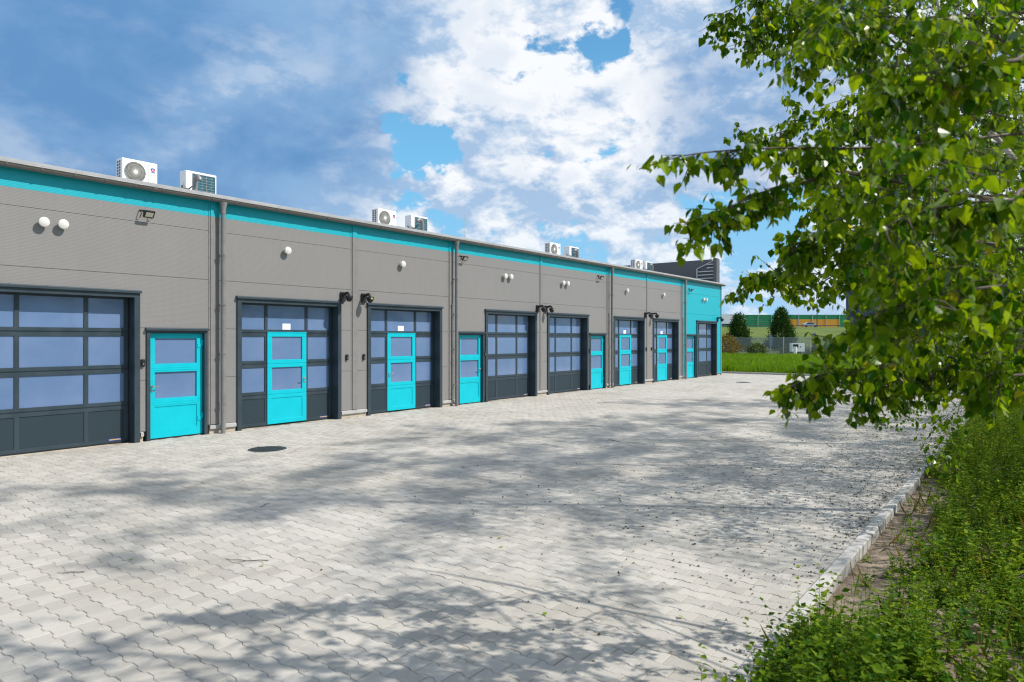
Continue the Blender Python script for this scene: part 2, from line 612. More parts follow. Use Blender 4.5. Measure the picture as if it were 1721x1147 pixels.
def raw_mesh(name, verts, tris=None, polys=None, smooth=False):
    """verts (N,3); polys: list of (M,k) index arrays"""
    me = bpy.data.meshes.new(name)
    polys = polys or [tris]
    me.vertices.add(len(verts))
    me.vertices.foreach_set('co', np.asarray(verts, np.float32).ravel())
    nl = sum(p.size for p in polys)
    npoly = sum(len(p) for p in polys)
    me.loops.add(nl)
    me.polygons.add(npoly)
    me.loops.foreach_set('vertex_index', np.concatenate([p.ravel() for p in polys]).astype(np.int32))
    tot = np.concatenate([np.full(len(p), p.shape[1], np.int32) for p in polys])
    st = np.concatenate([[0], np.cumsum(tot)[:-1]]).astype(np.int32)
    me.polygons.foreach_set('loop_start', st)
    me.polygons.foreach_set('loop_total', tot)
    me.polygons.foreach_set('use_smooth', np.full(npoly, bool(smooth)))
    me.update(calc_edges=True)
    return me


def unit(a):
    return a / np.maximum(np.linalg.norm(a, axis=-1, keepdims=True), 1e-9)


LEAF6_V = np.array([(0, 0, 0), (-.40, .24, .05), (-.36, .50, .07), (0, 1.05, -.04), (.36, .50, .07), (.40, .24, .05), (0, .45, -.02)])
LEAF6_F = np.array([(0, 6, 1), (1, 6, 2), (2, 6, 3), (0, 5, 6), (5, 4, 6), (4, 3, 6)])
LEAF2_V = np.array([(0, 0, 0), (-.42, .42, .08), (0, 1.0, 0), (.42, .42, .08)])
LEAF2_F = np.array([(0, 2, 1), (0, 3, 2)])
BLADE_V = np.array([(-.5, 0, 0), (.5, 0, 0), (.28, .6, .08), (0, 1, .25)])
BLADE_F = np.array([(0, 1, 2), (0, 2, 3)])
SLIM_V = np.array([(0, 0, 0), (-.22, .40, .05), (0, 1.0, -.08), (.22, .40, .05)])


def leaf_cloud(pos, axis, nrm, size, tv=LEAF2_V, tf=LEAF2_F, width=None):
    a = unit(axis)
    n = unit(nrm - a * np.sum(nrm * a, axis=1, keepdims=True))
    w = np.cross(a, n)
    s = np.asarray(size)[:, None, None]
    ws = s if width is None else np.asarray(width)[:, None, None]
    V = pos[:, None, :] + (w[:, None, :] * tv[None, :, 0:1]) * ws + (a[:, None, :] * tv[None, :, 1:2]) * s + (n[:, None, :] * tv[None, :, 2:3]) * s
    F = tf[None] + (np.arange(len(pos)) * len(tv))[:, None, None]
    return V.reshape(-1, 3), F.reshape(-1, 3)


def merge(parts):
    V, F, o = [], [], 0
    for v, f in parts:
        V.append(v); F.append(f + o); o += len(v)
    return np.concatenate(V), np.concatenate(F)


def text_mesh(name, body, size, mat, parent, loc, rot, extrude=0.0015, bold=0.0, scale_x=1.0):
    cu = bpy.data.curves.new(name, 'FONT')
    cu.body = body
    cu.size = size
    cu.extrude = extrude
    cu.offset = bold
    cu.align_x = 'CENTER'
    cu.align_y = 'CENTER'
    cu.resolution_u = 2
    cu.materials.append(MATS[mat])
    tmp = bpy.data.objects.new(name, cu)
    me = bpy.data.meshes.new_from_object(tmp)
    me.name = name
    bpy.data.objects.remove(tmp)
    if not me.materials: me.materials.append(MATS[mat])
    o = bpy.data.objects.new(name, me)
    col.objects.link(o)
    o.parent = parent
    o.location = Vector(loc) - Vector(ORG[parent.name])
    o.rotation_euler = rot
    o.scale = (scale_x, 1, 1)
    return o

# ================================================================== THE GROUND
WY = 13.4                       # the garage front
KY0, KY1 = 1.268, 1.378           # the long kerb
FX = 37.6                       # the kerb that closes the yard
EX = 35.95                      # the far end of the building

g = MB().add([(-900, -900, -.16), (900, -900, -.16), (900, 900, -.16), (-900, 900, -.16)], [(0, 1, 2, 3)])
tag(g.build('ground', 'meadow'), 'flat rough meadow ground reaching the horizon', kind='structure')

# yard paving: bed of sand, interlocking pavers in half bond
bed = MB().add([(-3, KY1, -.007), (FX, KY1, -.007), (FX, 22, -.007), (-3, 22, -.007)], [(0, 1, 2, 3)])
pavement = bed.build('pavement', 'joint_sand')
tag(pavement, 'yard paved with pale grey interlocking concrete pavers', kind='structure')
A_, B_, L_, J_ = .0790, .0600, .10, .0017
prof = [(-L_, A_), (-.065, A_), (-.035, B_), (.035, B_), (.065, A_), (L_, A_)]
outl = [(w - J_ * .9, max(-L_ + J_, min(L_ - J_, y))) for y, w in prof] + [(-(w - J_ * .9), max(-L_ + J_, min(L_ - J_, y))) for y, w in prof[::-1]]
outl = np.array(outl)
NO = len(outl)
inner = outl * np.array([1 - .0045 / .07, 1 - .0035 / .1])
TOP = np.concatenate([inner, np.full((NO, 1), 0.0)], 1)
CH = np.concatenate([outl, np.full((NO, 1), -.0035)], 1)
BT = np.concatenate([outl, np.full((NO, 1), -.028)], 1)
ring = np.arange(NO)
nxt = (ring + 1) % NO


def paver_polys(sides):
    a = [ring[None, :]]
    q = [np.stack([ring + NO, nxt + NO, nxt, ring], 1)]
    if sides: q.append(np.stack([ring + 2 * NO, nxt + 2 * NO, nxt + NO, ring + NO], 1))
    return a[0], np.concatenate(q)


rows = np.arange(-3 + .07, FX - .06, .139)
cx, cy = [], []
for i, x in enumerate(rows):
    ytop = 20.5 if x > EX + .12 else WY + .05
    y = np.arange(KY1 - .09 + (.1 if i % 2 == 0 else 0.0), ytop, .2)
    cx.append(np.full(len(y), x)); cy.append(y)
cx = np.concatenate(cx); cy = np.concatenate(cy)
keep = cy > KY1 - .09
# leave out pavers under the two manhole covers
MANHOLES = [(6.93, 10.75, .36), (30.3, 10.3, .36)]
for mx, my, mr in MANHOLES:
    keep &= np.hypot(cx - mx, cy - my) > mr - .02
cx, cy = cx[keep], cy[keep]
cz = rng.normal(0, .0011, len(cx))
# how large each one shows from the camera
fz = cx * CF.x + cy * CF.y
fr = cx * CR.x + cy * CR.y
infr = (fz > 3.86) & (np.abs(fr / np.maximum(fz, .1)) < .735)
order = np.argsort(np.where(infr, fz, 1e9))
near = np.zeros(len(cx), bool)
near[order[:300]] = True
tilt = rng.normal(0, .006, (len(cx), 2))


def paver_mesh(idx, sides):
    T3 = np.concatenate([TOP, CH, BT] if sides else [TOP, CH])
    n, k = len(idx), len(T3)
    V = np.repeat(T3[None], n, 0)
    V[:, :, 2] += V[:, :, 0] * tilt[idx, 0:1] + V[:, :, 1] * tilt[idx, 1:2]
    V[:, :, 0] += cx[idx, None]; V[:, :, 1] += cy[idx, None]; V[:, :, 2] += cz[idx, None]
    ng, qd = paver_polys(sides)
    o = (np.arange(n) * k)[:, None, None]
    return V.reshape(-1, 3), [(ng[None] + o).reshape(-1, NO), (qd[None] + o).reshape(-1, 4)]


ng, qd = paver_polys(True)
pm = raw_mesh('paver', np.concatenate([TOP, CH, BT]), polys=[ng, qd])
for i in np.nonzero(near)[0]:
    o = link('paver', pm, 'paver', pavement)
    o.location = (cx[i], cy[i], cz[i])
    o.rotation_euler = (tilt[i, 1], -tilt[i, 0], 0)
mid = np.nonzero(~near & (cx < 15))[0]
far = np.nonzero(~near & (cx >= 15))[0]
v1, p1 = paver_mesh(mid, True)
v2, p2 = paver_mesh(far, False)
rest = raw_mesh('paver_field', np.concatenate([v1, v2]), polys=[p1[0], p1[1], p2[0] + len(v1), p2[1] + len(v1)])
tag(link('paver_field', rest, 'paver', pavement), kind='stuff')

# kerbs, one stone a metre
kerb = tag(empty('kerb', (-3, KY0, 0)), 'long raised concrete kerb between pavers and weeds', kind='structure')
for i in range(41):
    x = -3 + i
    j = random.uniform(-.003, .003)
    MB().bbox(x + .002, x + .998, KY0 + j, KY1 - .004 + j, -.2, .040 + random.uniform(-.003, .003), .008).build('kerb_stone', 'kerb_concrete', kerb)
fk = tag(empty('kerb', (FX, KY1, 0)), 'low concrete kerb closing the far end of the yard', kind='structure')
for i in range(20):
    y = KY1 + i
    MB().bbox(FX + .002, FX + .11, y + .002, y + .998, -.2, .10 + random.uniform(-.003, .003), .008).build('kerb_stone', 'kerb_concrete', fk)

# soil of the verge
nx, ny = 260, 50
xs = np.linspace(-4, 42, nx); ys = np.linspace(-8, KY0 + .01, ny)
gx, gy = np.meshgrid(xs, ys)
from mathutils import noise as mn
gz = np.array([[-.055 + .035 * mn.noise(Vector((x * .9, y * .9, 0))) + .016 * mn.noise(Vector((x * 4, y * 4, 3))) for x in xs] for y in ys])
ii = (np.arange(ny - 1)[:, None] * nx + np.arange(nx - 1)[None]).ravel()
sv = np.stack([gx.ravel(), gy.ravel(), gz.ravel()], 1)
tag(link('soil_verge', raw_mesh('soil_verge', sv, polys=[np.stack([ii, ii + 1, ii + nx + 1, ii + nx], 1)], smooth=True), 'soil'),
    'strip of bare brown soil behind the kerb', kind='structure')
# meadow beyond the far kerb
nx, ny = 60, 60
xs = np.linspace(FX + .105, 122, nx); ys = np.linspace(-70, 110, ny)
gx, gy = np.meshgrid(xs, ys)
gz = np.array([[-.03 + .10 * mn.noise(Vector((x * .2, y * .2, 0))) * min(1, (x - FX) / 6) for x in xs] for y in ys])
ii = (np.arange(ny - 1)[:, None] * nx + np.arange(nx - 1)[None]).ravel()
tag(link('field', raw_mesh('field', np.stack([gx.ravel(), gy.ravel(), gz.ravel()], 1), polys=[np.stack([ii, ii + 1, ii + nx + 1, ii + nx], 1)], smooth=True), 'meadow'),
    'green meadow beyond the paved yard', kind='structure')

# manhole covers
def manhole(x, y, label):
    t = thing('manhole_cover', (x, y, 0), label, 'manhole cover', 'manhole covers in the yard')
    MB().lathe((x, y, -.03), (0, 0, 1), [(.355, 0), (.355, .032), (.335, .034), (.335, .0)], 40).build('surround', 'kerb_concrete', t)
    MB().lathe((x, y, -.03), (0, 0, 1), [(.330, 0), (.330, .034), (.315, .036), (.0, .036)], 40).build('rim', 'cast_iron', t)
    k = MB()
    for a in range(-6, 7):
        for b in range(-6, 7):
            px, py = a * .046, b * .046
            if math.hypot(px, py) < .29 and not (a == 0 and b == 0):
                k.box(x + px - .016, x + px + .016, y + py - .016, y + py + .016, .005, .012)
    k.build('tread_studs', 'cast_iron', t)


manhole(*MANHOLES[0][:2], 'round cast iron manhole cover in pavers before the nearest wicket door')
manhole(*MANHOLES[1][:2], 'distant round manhole cover near the turquoise end bay')

# ================================================================== THE GARAGE BUILDING
bld = thing('garage_building', (20, WY, 0), 'long low grey panel-clad garage building with turquoise doors and band', 'building')
Z_SEAM = [.19, 1.154, 2.154, 3.154, 4.153]
Z_TEAL, Z_TOP = 4.45, 4.86
FT = 2.82                                        # top of the garage frames
GH, PH = 2.72, 2.06                              # clear heights
GAR = [4.575, 9.27, 12.82, 17.475, 20.835, 25.50, 29.04, 33.92]
GW = 1.26                                        # half width of the opening
PDO = [(6.66, 'L'), (15.46, 'R'), (22.90, 'L'), (31.87, 'R')]   # entrance doors, side of the handle
PW = .535
TRIMS = [7.39, 11.05, 14.56, 19.10, 23.69, 27.15, 30.78]
WEST = -3.0
edges = [WEST, -0.2, 3.0] + TRIMS + [EX]
openings = [(c - GW - .01, c + GW + .01, 0, GH + .02) for c in GAR] + [(c - PW - .01, c + PW + .01, 0, PH + .02) for c, _ in PDO]


def panel_pieces(x0, x1, z0, z1):
    ops = [o for o in openings if o[0] < x1 and o[1] > x0 and o[3] > z0]
    xs_ = sorted({x0, x1} | {min(max(v, x0), x1) for o in ops for v in o[:2]})
    zs_ = sorted({z0, z1} | {min(max(o[3], z0), z1) for o in ops})
    cells = {}
    for i in range(len(xs_) - 1):
        for j in range(len(zs_) - 1):
            mx, mz = (xs_[i] + xs_[i + 1]) / 2, (zs_[j] + zs_[j + 1]) / 2
            if not any(o[0] < mx < o[1] and mz < o[3] for o in ops):
                cells[(i, j)] = (xs_[i], xs_[i + 1], zs_[j], zs_[j + 1])
    while cells:
        st = [next(iter(cells))]
        comp = []
        while st:
            k = st.pop()
            if k in cells:
                comp.append(cells.pop(k))
                st += [(k[0] + 1, k[1]), (k[0] - 1, k[1]), (k[0], k[1] + 1), (k[0], k[1] - 1)]
        yield comp


zz = Z_SEAM + [Z_TEAL]
for b in range(len(edges) - 1):
    x0, x1 = edges[b] + .004, edges[b + 1] - .004
    last = b == len(edges) - 2
    for r in range(len(zz) - 1):
        z0, z1 = zz[r] + (.0035 if r else 0), zz[r + 1] - (.0 if r == len(zz) - 2 else .0035)
        for comp in panel_pieces(x0, x1, z0, z1):
            m = MB()
            for a0, a1, c0_, c1_ in comp:
                if a1 - a0 > .02: m.box(a0, a1, WY, WY + .08, c0_, c1_)
            if m.v: m.build('wall_panel', 'panel_teal' if last else 'panel_grey', bld)
    MB().box(x0, x1, WY, WY + .08, Z_TEAL + .001, Z_TOP).build('band_panel', 'panel_teal', bld)
# backing behind the joints, back and end walls
back = MB()
for b in range(len(edges) - 1):
    for comp in panel_pieces(edges[b], edges[b + 1], .1, Z_TOP - .02):
        for a0, a1, c0_, c1_ in comp: back.box(a0, a1, WY + .035, WY + .14, c0_, c1_)
back.build('wall_core', 'joint_dark', bld)
MB().box(WEST, EX, WY + 11.9, WY + 12, 0, 6.45).build('back_wall', 'panel_grey', bld)
for x in (WEST + .06, EX - .14):
    MB().add([(x, WY + .14, 0), (x + .08, WY + .14, 0), (x + .08, WY + 11.9, 0), (x, WY + 11.9, 0),
              (x, WY + .14, 4.80), (x + .08, WY + .14, 4.80), (x + .08, WY + 11.9, 6.4), (x, WY + 11.9, 6.4)],
             [(0, 3, 2, 1), (4, 5, 6, 7), (0, 1, 5, 4), (1, 2, 6, 5), (2, 3, 7, 6), (3, 0, 4, 7)]).build('end_wall', 'panel_grey', bld)

# plinth and sill flashing between the openings
spans = []
cur = WEST
for o0, o1, _, _ in sorted(openings):
    spans.append((cur, o0 - .11)); cur = o1 + .11
spans.append((cur, EX))
for a, b in spans:
    if b - a < .03: continue
    MB().box(a, b, WY + .012, WY + .13, 0, .098).build('plinth', 'concrete', bld)
    tl = a > TRIMS[-1] + .1
    MB().add([(a, WY - .030, .10), (b, WY - .030, .10), (b, WY + .03, .10), (a, WY + .03, .10),
              (a, WY - .030, .165), (b, WY - .030, .165), (b, WY + .03, .192), (a, WY + .03, .192)],
             [(0, 3, 2, 1), (4, 5, 6, 7), (0, 1, 5, 4), (1, 2, 6, 5), (2, 3, 7, 6), (3, 0, 4, 7)]).build('sill_flashing', 'trim_teal' if tl else 'sill_grey', bld)

# vertical cover strips with their screws
def strip(x, w, name, mat, z0, z1, yo=.022, screws=True):
    m = MB().box(x - w, x + w, WY - yo, WY + .03, z0, z1)
    m.box(x - w - .035, x - w - .001, WY - .008, WY + .02, z0, z1).box(x + w + .001, x + w + .035, WY - .008, WY + .02, z0, z1)
    if screws:
        z = z0 + .3
        while z < z1:
            for s in (-1, 1):
                m.disc((x + s * (w + .018), WY - .008, z), (0, -1, 0), .012, .008, .008, 6)
            z += .52
    return m.build(name, mat, bld)


for i, x in enumerate(TRIMS):
    strip(x, .065, 'cover_strip', 'trim_grey', .193, Z_TEAL)
    strip(x, .065, 'cover_strip_top', 'trim_teal', Z_TEAL + .002, Z_TOP - .03, screws=False)
MB().box(EX - .09, EX + .02, WY - .022, WY + .10, .0, Z_TOP - .03).build('corner_strip', 'trim_grey', bld)

# roof, eaves flashing, gutter
PITCH = math.tan(R(8))
ry = lambda y: 4.885 + (y - (WY - .12)) * PITCH
y0, y1 = WY - .12, WY + 12.1
MB().add([(WEST - .1, y0, ry(y0)), (EX + .12, y0, ry(y0)), (EX + .12, y1, ry(y1)), (WEST - .1, y1, ry(y1)),
          (WEST - .1, y0, ry(y0) - .04), (EX + .12, y0, ry(y0) - .04), (EX + .12, y1, ry(y1) - .04), (WEST - .1, y1, ry(y1) - .04)],
         [(0, 1, 2, 3), (7, 6, 5, 4), (0, 4, 5, 1), (1, 5, 6, 2), (2, 6, 7, 3), (3, 7, 4, 0)]).build('roof', 'roof_sheet', bld)
xq = WEST - .1
while xq < EX + .1:
    xe = min(xq + 4.0, EX + .13)
    MB().add([(xq, y0 - .012, 4.81), (xe, y0 - .012, 4.81), (xe, y0 - .028, 4.895), (xq, y0 - .028, 4.895),
              (xe, y0 + .20, 4.925), (xq, y0 + .20, 4.925), (xq, y0 - .006, 4.81), (xe, y0 - .006, 4.81)],
             [(0, 1, 2, 3), (3, 2, 4, 5), (6, 5, 4, 7), (0, 3, 5, 6), (1, 7, 4, 2), (0, 6, 7, 1)]).build('eaves_flashing', 'flashing', bld)
    xq = xe + .004
GY, GZ, GR = WY - .120, 4.815, .072
gut = MB()
n = 12
for rr, flip in ((GR, False), (GR - .004, True)):
    vs, fs = [], []
    for k in range(n + 1):
        a = PI + PI * k / n
        for x in (WEST - .1, EX + .14):
            vs.append((x, GY + math.cos(a) * rr, GZ + math.sin(a) * rr))
    for k in range(n):
        f = (2 * k, 2 * k + 1, 2 * k + 3, 2 * k + 2)
        fs.append(f if not flip else f[::-1])
    gut.add(vs, fs)
gut.tube([(WEST - .1, GY - GR, GZ), (EX + .14, GY - GR, GZ)], .011, 8)
for x in (WEST - .1, EX + .14):
    gut.add([(x, GY + math.cos(PI + PI * k / n) * GR, GZ + math.sin(PI + PI * k / n) * GR) for k in range(n + 1)], [tuple(range(n + 1))])
gutter = gut.build('gutter', 'gutter_grey', bld, smooth=True)


def bracket(x, w, name, mat):
    m = MB()
    vs, fs = [], []
    for k in range(n + 1):
        a = PI + PI * k / n
        for rr in (GR + .007, GR + .001):
            for xx in (x - w, x + w):
                vs.append((xx, GY + math.cos(a) * rr, GZ + math.sin(a) * rr))
    for k in range(n):
        b = 4 * k
        fs += [(b, b + 1, b + 5, b + 4), (b + 2, b + 6, b + 7, b + 3), (b, b + 4, b + 6, b + 2), (b + 1, b + 3, b + 7, b + 5)]
    m.add(vs, fs)
    m.box(x - w, x + w, GY - GR - .008, GY - GR + .03, GZ + .009, GZ + .014)
    m.box(x - w, x + w, GY + GR - .01, y0 + .06, GZ + .004, GZ + .010)
    return m.build(name, mat, gutter)


br = bracket(3.79, .011, 'gutter_bracket', 'gutter_grey')
for k in range(-9, 65):
    if k == 0: continue
    c = br.copy(); col.objects.link(c); c.location = (k * .5, 0, 0)
for k in range(0, 8):
    bracket(6.15 + k * 4.0, .035, 'gutter_joint', 'gutter_grey')

# downpipes
def downpipe(x):
    m = MB().lathe((x, GY, 4.755), (0, 0, -1), [(.082, 0), (.080, .02), (.052, .15), (.052, .19), (.056, .192), (.056, .24), (.050, .242), (.050, 4.755)], 16)
    p = m.build('downpipe', 'pipe_grey', bld, smooth=True)
    for z in (3.67, 2.65, 1.64, .61):
        q = MB().lathe((x, GY, z - .018), (0, 0, 1), [(.0525, 0), (.058, .001), (.058, .035), (.0525, .036)], 16)
        q.box(x - .012, x + .012, GY + .055, WY - .001, z - .008, z + .008).box(x - .075, x - .056, GY - .012, GY + .012, z - .014, z + .014)
        q.build('pipe_clamp', 'pipe_grey', p)


for x in (7.54, 14.69, 23.83, 30.95):
    downpipe(x)
    if x > 10:
        c = MB().tube([(x - .10, WY - .05, 2.95), (x - .10, WY - .05, .0)], .016, 8)
        cp_ = c.build('earth_conduit', 'pipe_grey', bld, smooth=True)
        for z in (2.92, 2.2, 1.3, .4):
            MB().box(x - .125, x - .075, WY - .07, WY - .001, z - .02, z + .02).build('conduit_clip', 'pipe_grey', cp_)

# ------------------------------------------------------------------ doors
DY = WY + .205                                    # outer face of the sectional doors


def frame_mesh(c, hw, h, fw, yo):
    m = MB()
    for s in (-1, 1):
        m.box(min(c + s * hw, c + s * (hw + fw)), max(c + s * hw, c + s * (hw + fw)), WY - yo, WY + .30, 0, h)
    m.box(c - hw - fw, c + hw + fw, WY - yo + .001, WY + .30, h + .001, h + fw)
    # drip cap
    m.add([(c - hw - fw - .02, WY - yo - .035, h + fw - .02), (c + hw + fw + .02, WY - yo - .035, h + fw - .02),
           (c + hw + fw + .02, WY + .01, h + fw + .002), (c - hw - fw - .02, WY + .01, h + fw + .002),
           (c - hw - fw - .02, WY - yo - .035, h + fw + .018), (c + hw + fw + .02, WY - yo - .035, h + fw + .018),
           (c + hw + fw + .02, WY + .01, h + fw + .045), (c - hw - fw - .02, WY + .01, h + fw + .045)],
          [(0, 3, 2, 1), (4, 5, 6, 7), (0, 1, 5, 4), (1, 2, 6, 5), (2, 3, 7, 6), (3, 0, 4, 7)])
    k = -hw
    while k < hw:
        m.disc((c + k, WY - .02, h + fw + .028), (0, -.45, .9), .012, .009, .012, 6)
        k += .55
    return m


def sect_rects(c, z0, z1, cols, rail, y):
    """a ring of rails and stiles round each column opening"""
    m = MB()
    x_l, x_r = cols[0][0] - .075, cols[-1][1] + .075
    m.box(x_l, x_r, y, y + .045, z0, z0 + rail).box(x_l, x_r, y, y + .045, z1 - rail, z1)
    xs_ = [x_l] + [v for cc in cols for v in cc] + [x_r]
    for i in range(0, len(xs_), 2):
        m.box(xs_[i], xs_[i + 1], y, y + .045, z0 + rail + .0002, z1 - rail - .0002)
    # small ledge moulding
    m.box(x_l, x_r, y - .006, y - .0002, z0 + .012, z0 + .030)
    return m


SH = .688
COLS = lambda c: [(c - 1.175, c - .565), (c - .495, c + .495), (c + .565, c + 1.175)]


def lever(m, x, z, y, d):
    m.disc((x, y, z), (0, -1, 0), .026, .024, .010, 14)
    m.tube([(x, y - .008, z), (x, y - .055, z), (x + d * .02, y - .062, z), (x + d * .115, y - .062, z - .002)], .010, 8)
    m.disc((x, y, z - .085), (0, -1, 0), .022, .020, .010, 14)
    m.box(x - .006, x + .006, y - .013, y - .0101, z - .10, z - .07)


def garage_door(c, wicket=None):
    d = empty('garage_door', (c, WY, 0), bld)
    frame_mesh(c, GW, GH, .10, .035).build('frame', 'anthracite', d)
    cols = COLS(c)
    sides = [cols[0], cols[2]] if wicket else cols
    for i in range(4):
        z0, z1 = .012 + i * SH, .012 + (i + 1) * SH - .006
        if wicket and i < 3:
            for cc in sides:
                sect_rects(c, z0, z1, [cc], .072, DY).build('door_section', 'anthracite', d)
        else:
            sect_rects(c, z0, z1, cols, .072, DY).build('door_section', 'anthracite', d)
        for cc in (cols if not (wicket and i < 3) else sides):
            if i == 0:
                MB().box(cc[0], cc[1], DY + .010, DY + .035, z0 + .072, z1 - .072).build('infill_panel', 'anthracite_panel', d)
            else:
                MB().box(cc[0], cc[1], DY + .018, DY + .030, z0 + .072, z1 - .072).build('pane', 'film_pane', d)
    MB().box(c - GW + .005, c + GW - .005, DY + .05, DY + .07, .0, 2.75).build('door_core', 'rubber', d)
    MB().box(c - GW + .01, c + GW - .01, DY + .004, DY + .04, .001, .0118).build('bottom_seal', 'rubber', d)
    # maker's sticker, lower right
    sx = c + 1.01
    MB().box(sx - .115, sx + .115, DY - .0032, DY - .0006, .052, .078 + .014).build('maker_sticker', 'sticker_blue', d)
    text_mesh('sticker_lettering', 'HÖRMANN', .034, 'sticker_yellow', d, (sx, DY - .0036, .071), (R(90), 0, 0), .0006, .0006, 1.12)
    if wicket:
        yw = DY - .022
        x0, x1 = c - .512, c + .512
        wz = [.030, .012 + SH - .003, .012 + 2 * SH - .003, .012 + 3 * SH + .004]
        for i in range(3):
            lo, hi = wz[i] + .002, wz[i + 1] - .002
            m = MB()
            a0, a1 = x0 + .115, x1 - .115
            b0, b1 = lo + (.085 if i else .10), hi - .085
            m.bbox(x0, x1, yw, yw + .05, lo, b0, .003).bbox(x0, x1, yw, yw + .05, b1, hi, .003)
            m.box(x0 + .0005, a0, yw + .0005, yw + .0495, b0, b1).box(a1, x1 - .0005, yw + .0005, yw + .0495, b0, b1)
            m.build('wicket_section', 'door_teal', d)
            if i == 0:
                MB().box(a0, a1, yw + .012, yw + .04, b0, b1).build('wicket_panel', 'door_teal', d)
            else:
                MB().box(a0, a1, yw + .030, yw + .042, b0, b1).build('wicket_pane', 'film_pane', d)
        MB().box(x0 - .004, x1 + .004, yw - .006, yw + .05, wz[3] + .001, wz[3] + .022).build('wicket_cap', 'door_teal', d)
        h = MB()
        s = 1 if wicket == 'R' else -1
        lever(h, c + s * (.512 - .058), 1.03, yw, -s)
        h.build('handle', 'steel', d, smooth=True)
        MB().box(c - .105, c + .105, DY + .0145, DY + .0165, .012 + 3 * SH + .078, .012 + 3 * SH + .215).build('paper_notice', 'paper', d)
    return d


def place_copy(src, c):
    return copy_tree(src, bld, Vector((c, WY, 0)) - Vector(ORG[bld.name]))


g_plain = garage_door(GAR[0])
g_right = garage_door(GAR[1], 'R')
g_left = garage_door(GAR[2], 'L')
for i, src in ((3, g_plain), (4, g_plain), (5, g_right), (6, g_left), (7, g_plain)):
    place_copy(src, GAR[i])


def entrance_door(c, side):
    d = empty('entrance_door', (c, WY, 0), bld)
    frame_mesh(c, PW, PH, .065, .03).build('frame', 'anthracite', d)
    y = WY + .055
    x0, x1 = c - PW + .006, c + PW - .006
    MB().box(x0, x1, y + .055, y + .075, 0, PH).build('door_core', 'rubber', d)
    zs_ = [(.03, .22, .72), (.72, .84, 1.32), (1.32, 1.42, 2.045)]
    lo_hi = [(.028, .705), (.707, 1.375), (1.377, PH - .008)]
    for i, (lo, hi) in enumerate(lo_hi):
        a0, a1 = x0 + .115, x1 - .115
        b0, b1 = lo + (.16 if i == 0 else .085), hi - (.075 if i < 2 else .095)
        m = MB()
        m.box(x0, x1, y, y + .05, lo, b0).box(x0, x1, y, y + .05, b1, hi)
        m.box(x0, a0, y, y + .05, b0 + .0002, b1 - .0002).box(a1, x1, y, y + .05, b0 + .0002, b1 - .0002)
        m.box(a0 - .012, a1 + .012, y - .004, y - .0002, b1 + .035, b1 + .045)
        m.build('leaf_section', 'door_teal', d)
        if i == 0:
            MB().box(a0, a1, y + .012, y + .04, b0, b1).build('leaf_panel', 'door_teal', d)
        else:
            MB().box(a0, a1, y + .032, y + .044, b0, b1).build('pane', 'film_pane', d)
    s = -1 if side == 'L' else 1
    h = MB()
    lever(h, c + s * (PW - .068), 1.03, y, -s)
    h.build('handle', 'steel', d, smooth=True)
    for z in (.35, 1.82):
        hg = MB().box(c - s * (PW - .075) - .03, c - s * (PW - .075) + .03, y - .010, y - .0002, z - .05, z + .03)
        hg.box(c - s * (PW - .02) - .022, c - s * (PW - .02) + .022, y - .018, y - .0005, z - .01, z + .10)
        hg.build('hinge', 'door_teal', d)
    MB().box(x0, x1, y + .01, y + .05, .002, .026).build('threshold', 'rubber', d)
    return d


e_l = entrance_door(*PDO[0])
e_r = entrance_door(*PDO[1])
place_copy(e_l, PDO[2][0])
place_copy(e_r, PDO[3][0])

# ------------------------------------------------------------------ parapet of the taller end wall, with bare rails
MB().box(EX - .35, EX - .10, WY + .05, WY + 9, 4.6, 6.20).build('parapet', 'parapet_grey', bld)
MB().box(EX - .62, EX - .36, WY + .02, WY + .20, 4.90, 6.22).build('parapet_pier', 'parapet_grey', bld)
rl = EX - .47
MB().box(rl, rl + .06, WY + 1.14, WY + 1.20, 5.0, 5.74).build('rail_post', 'galvanised', bld)
MB().tube([(rl + .03, WY + 1.17, 5.72), (rl + .03, WY + .22, 6.12)], .030, 6).build('rail_brace', 'galvanised', bld)
for k in range(5):
    z = 5.16 + k * .185
    ye = WY + 1.16 if z < 5.70 else WY + .62
    MB().box(rl, rl + .05, WY + .201, ye, z, z + .05).build('rail', 'galvanised', bld)

# ================================================================== THINGS ON THE BUILDING
def vent(x, z, label, grp):
    t = thing('wall_vent', (x, WY, z), label, 'vent', grp)
    MB().lathe((x, WY - .001, z), (0, -1, 0), [(.056, 0), (.056, .055), (.066, .058), (.072, .075)], 20).build('collar', 'white_plastic', t, smooth=True)
    MB().lathe((x, WY - .072, z), (0, -1, 0), [(.05, 0), (.084, .004), (.086, .018), (.081, .032), (.062, .041), (.026, .046), (.001, .047)], 24).build('cap', 'white_plastic', t, smooth=True)


V = [(4.35, 'left round white vent of the pair above the leftmost garage door'), (4.64, 'right round white vent of the pair above the leftmost garage door'),
     (9.10, 'round white vent above the second garage door from left'), (12.62, 'round white vent above the third garage door from left'),
     (17.04, 'left vent of the white pair above the fourth garage door'), (17.34, 'right vent of the white pair above the fourth garage door'),
     (20.40, 'left vent of the white pair above the fifth garage door'), (20.69, 'right vent of the white pair above the fifth garage door'),
     (25.20, 'round white vent above the sixth garage door from left'), (28.68, 'round white vent above the seventh garage door from left'),
     (33.38, 'left vent of the white pair on the turquoise end bay'), (33.72, 'right vent of the white pair on the turquoise end bay')]
for x, lb in V:
    vent(x, 3.925, lb, 'round white wall vents')


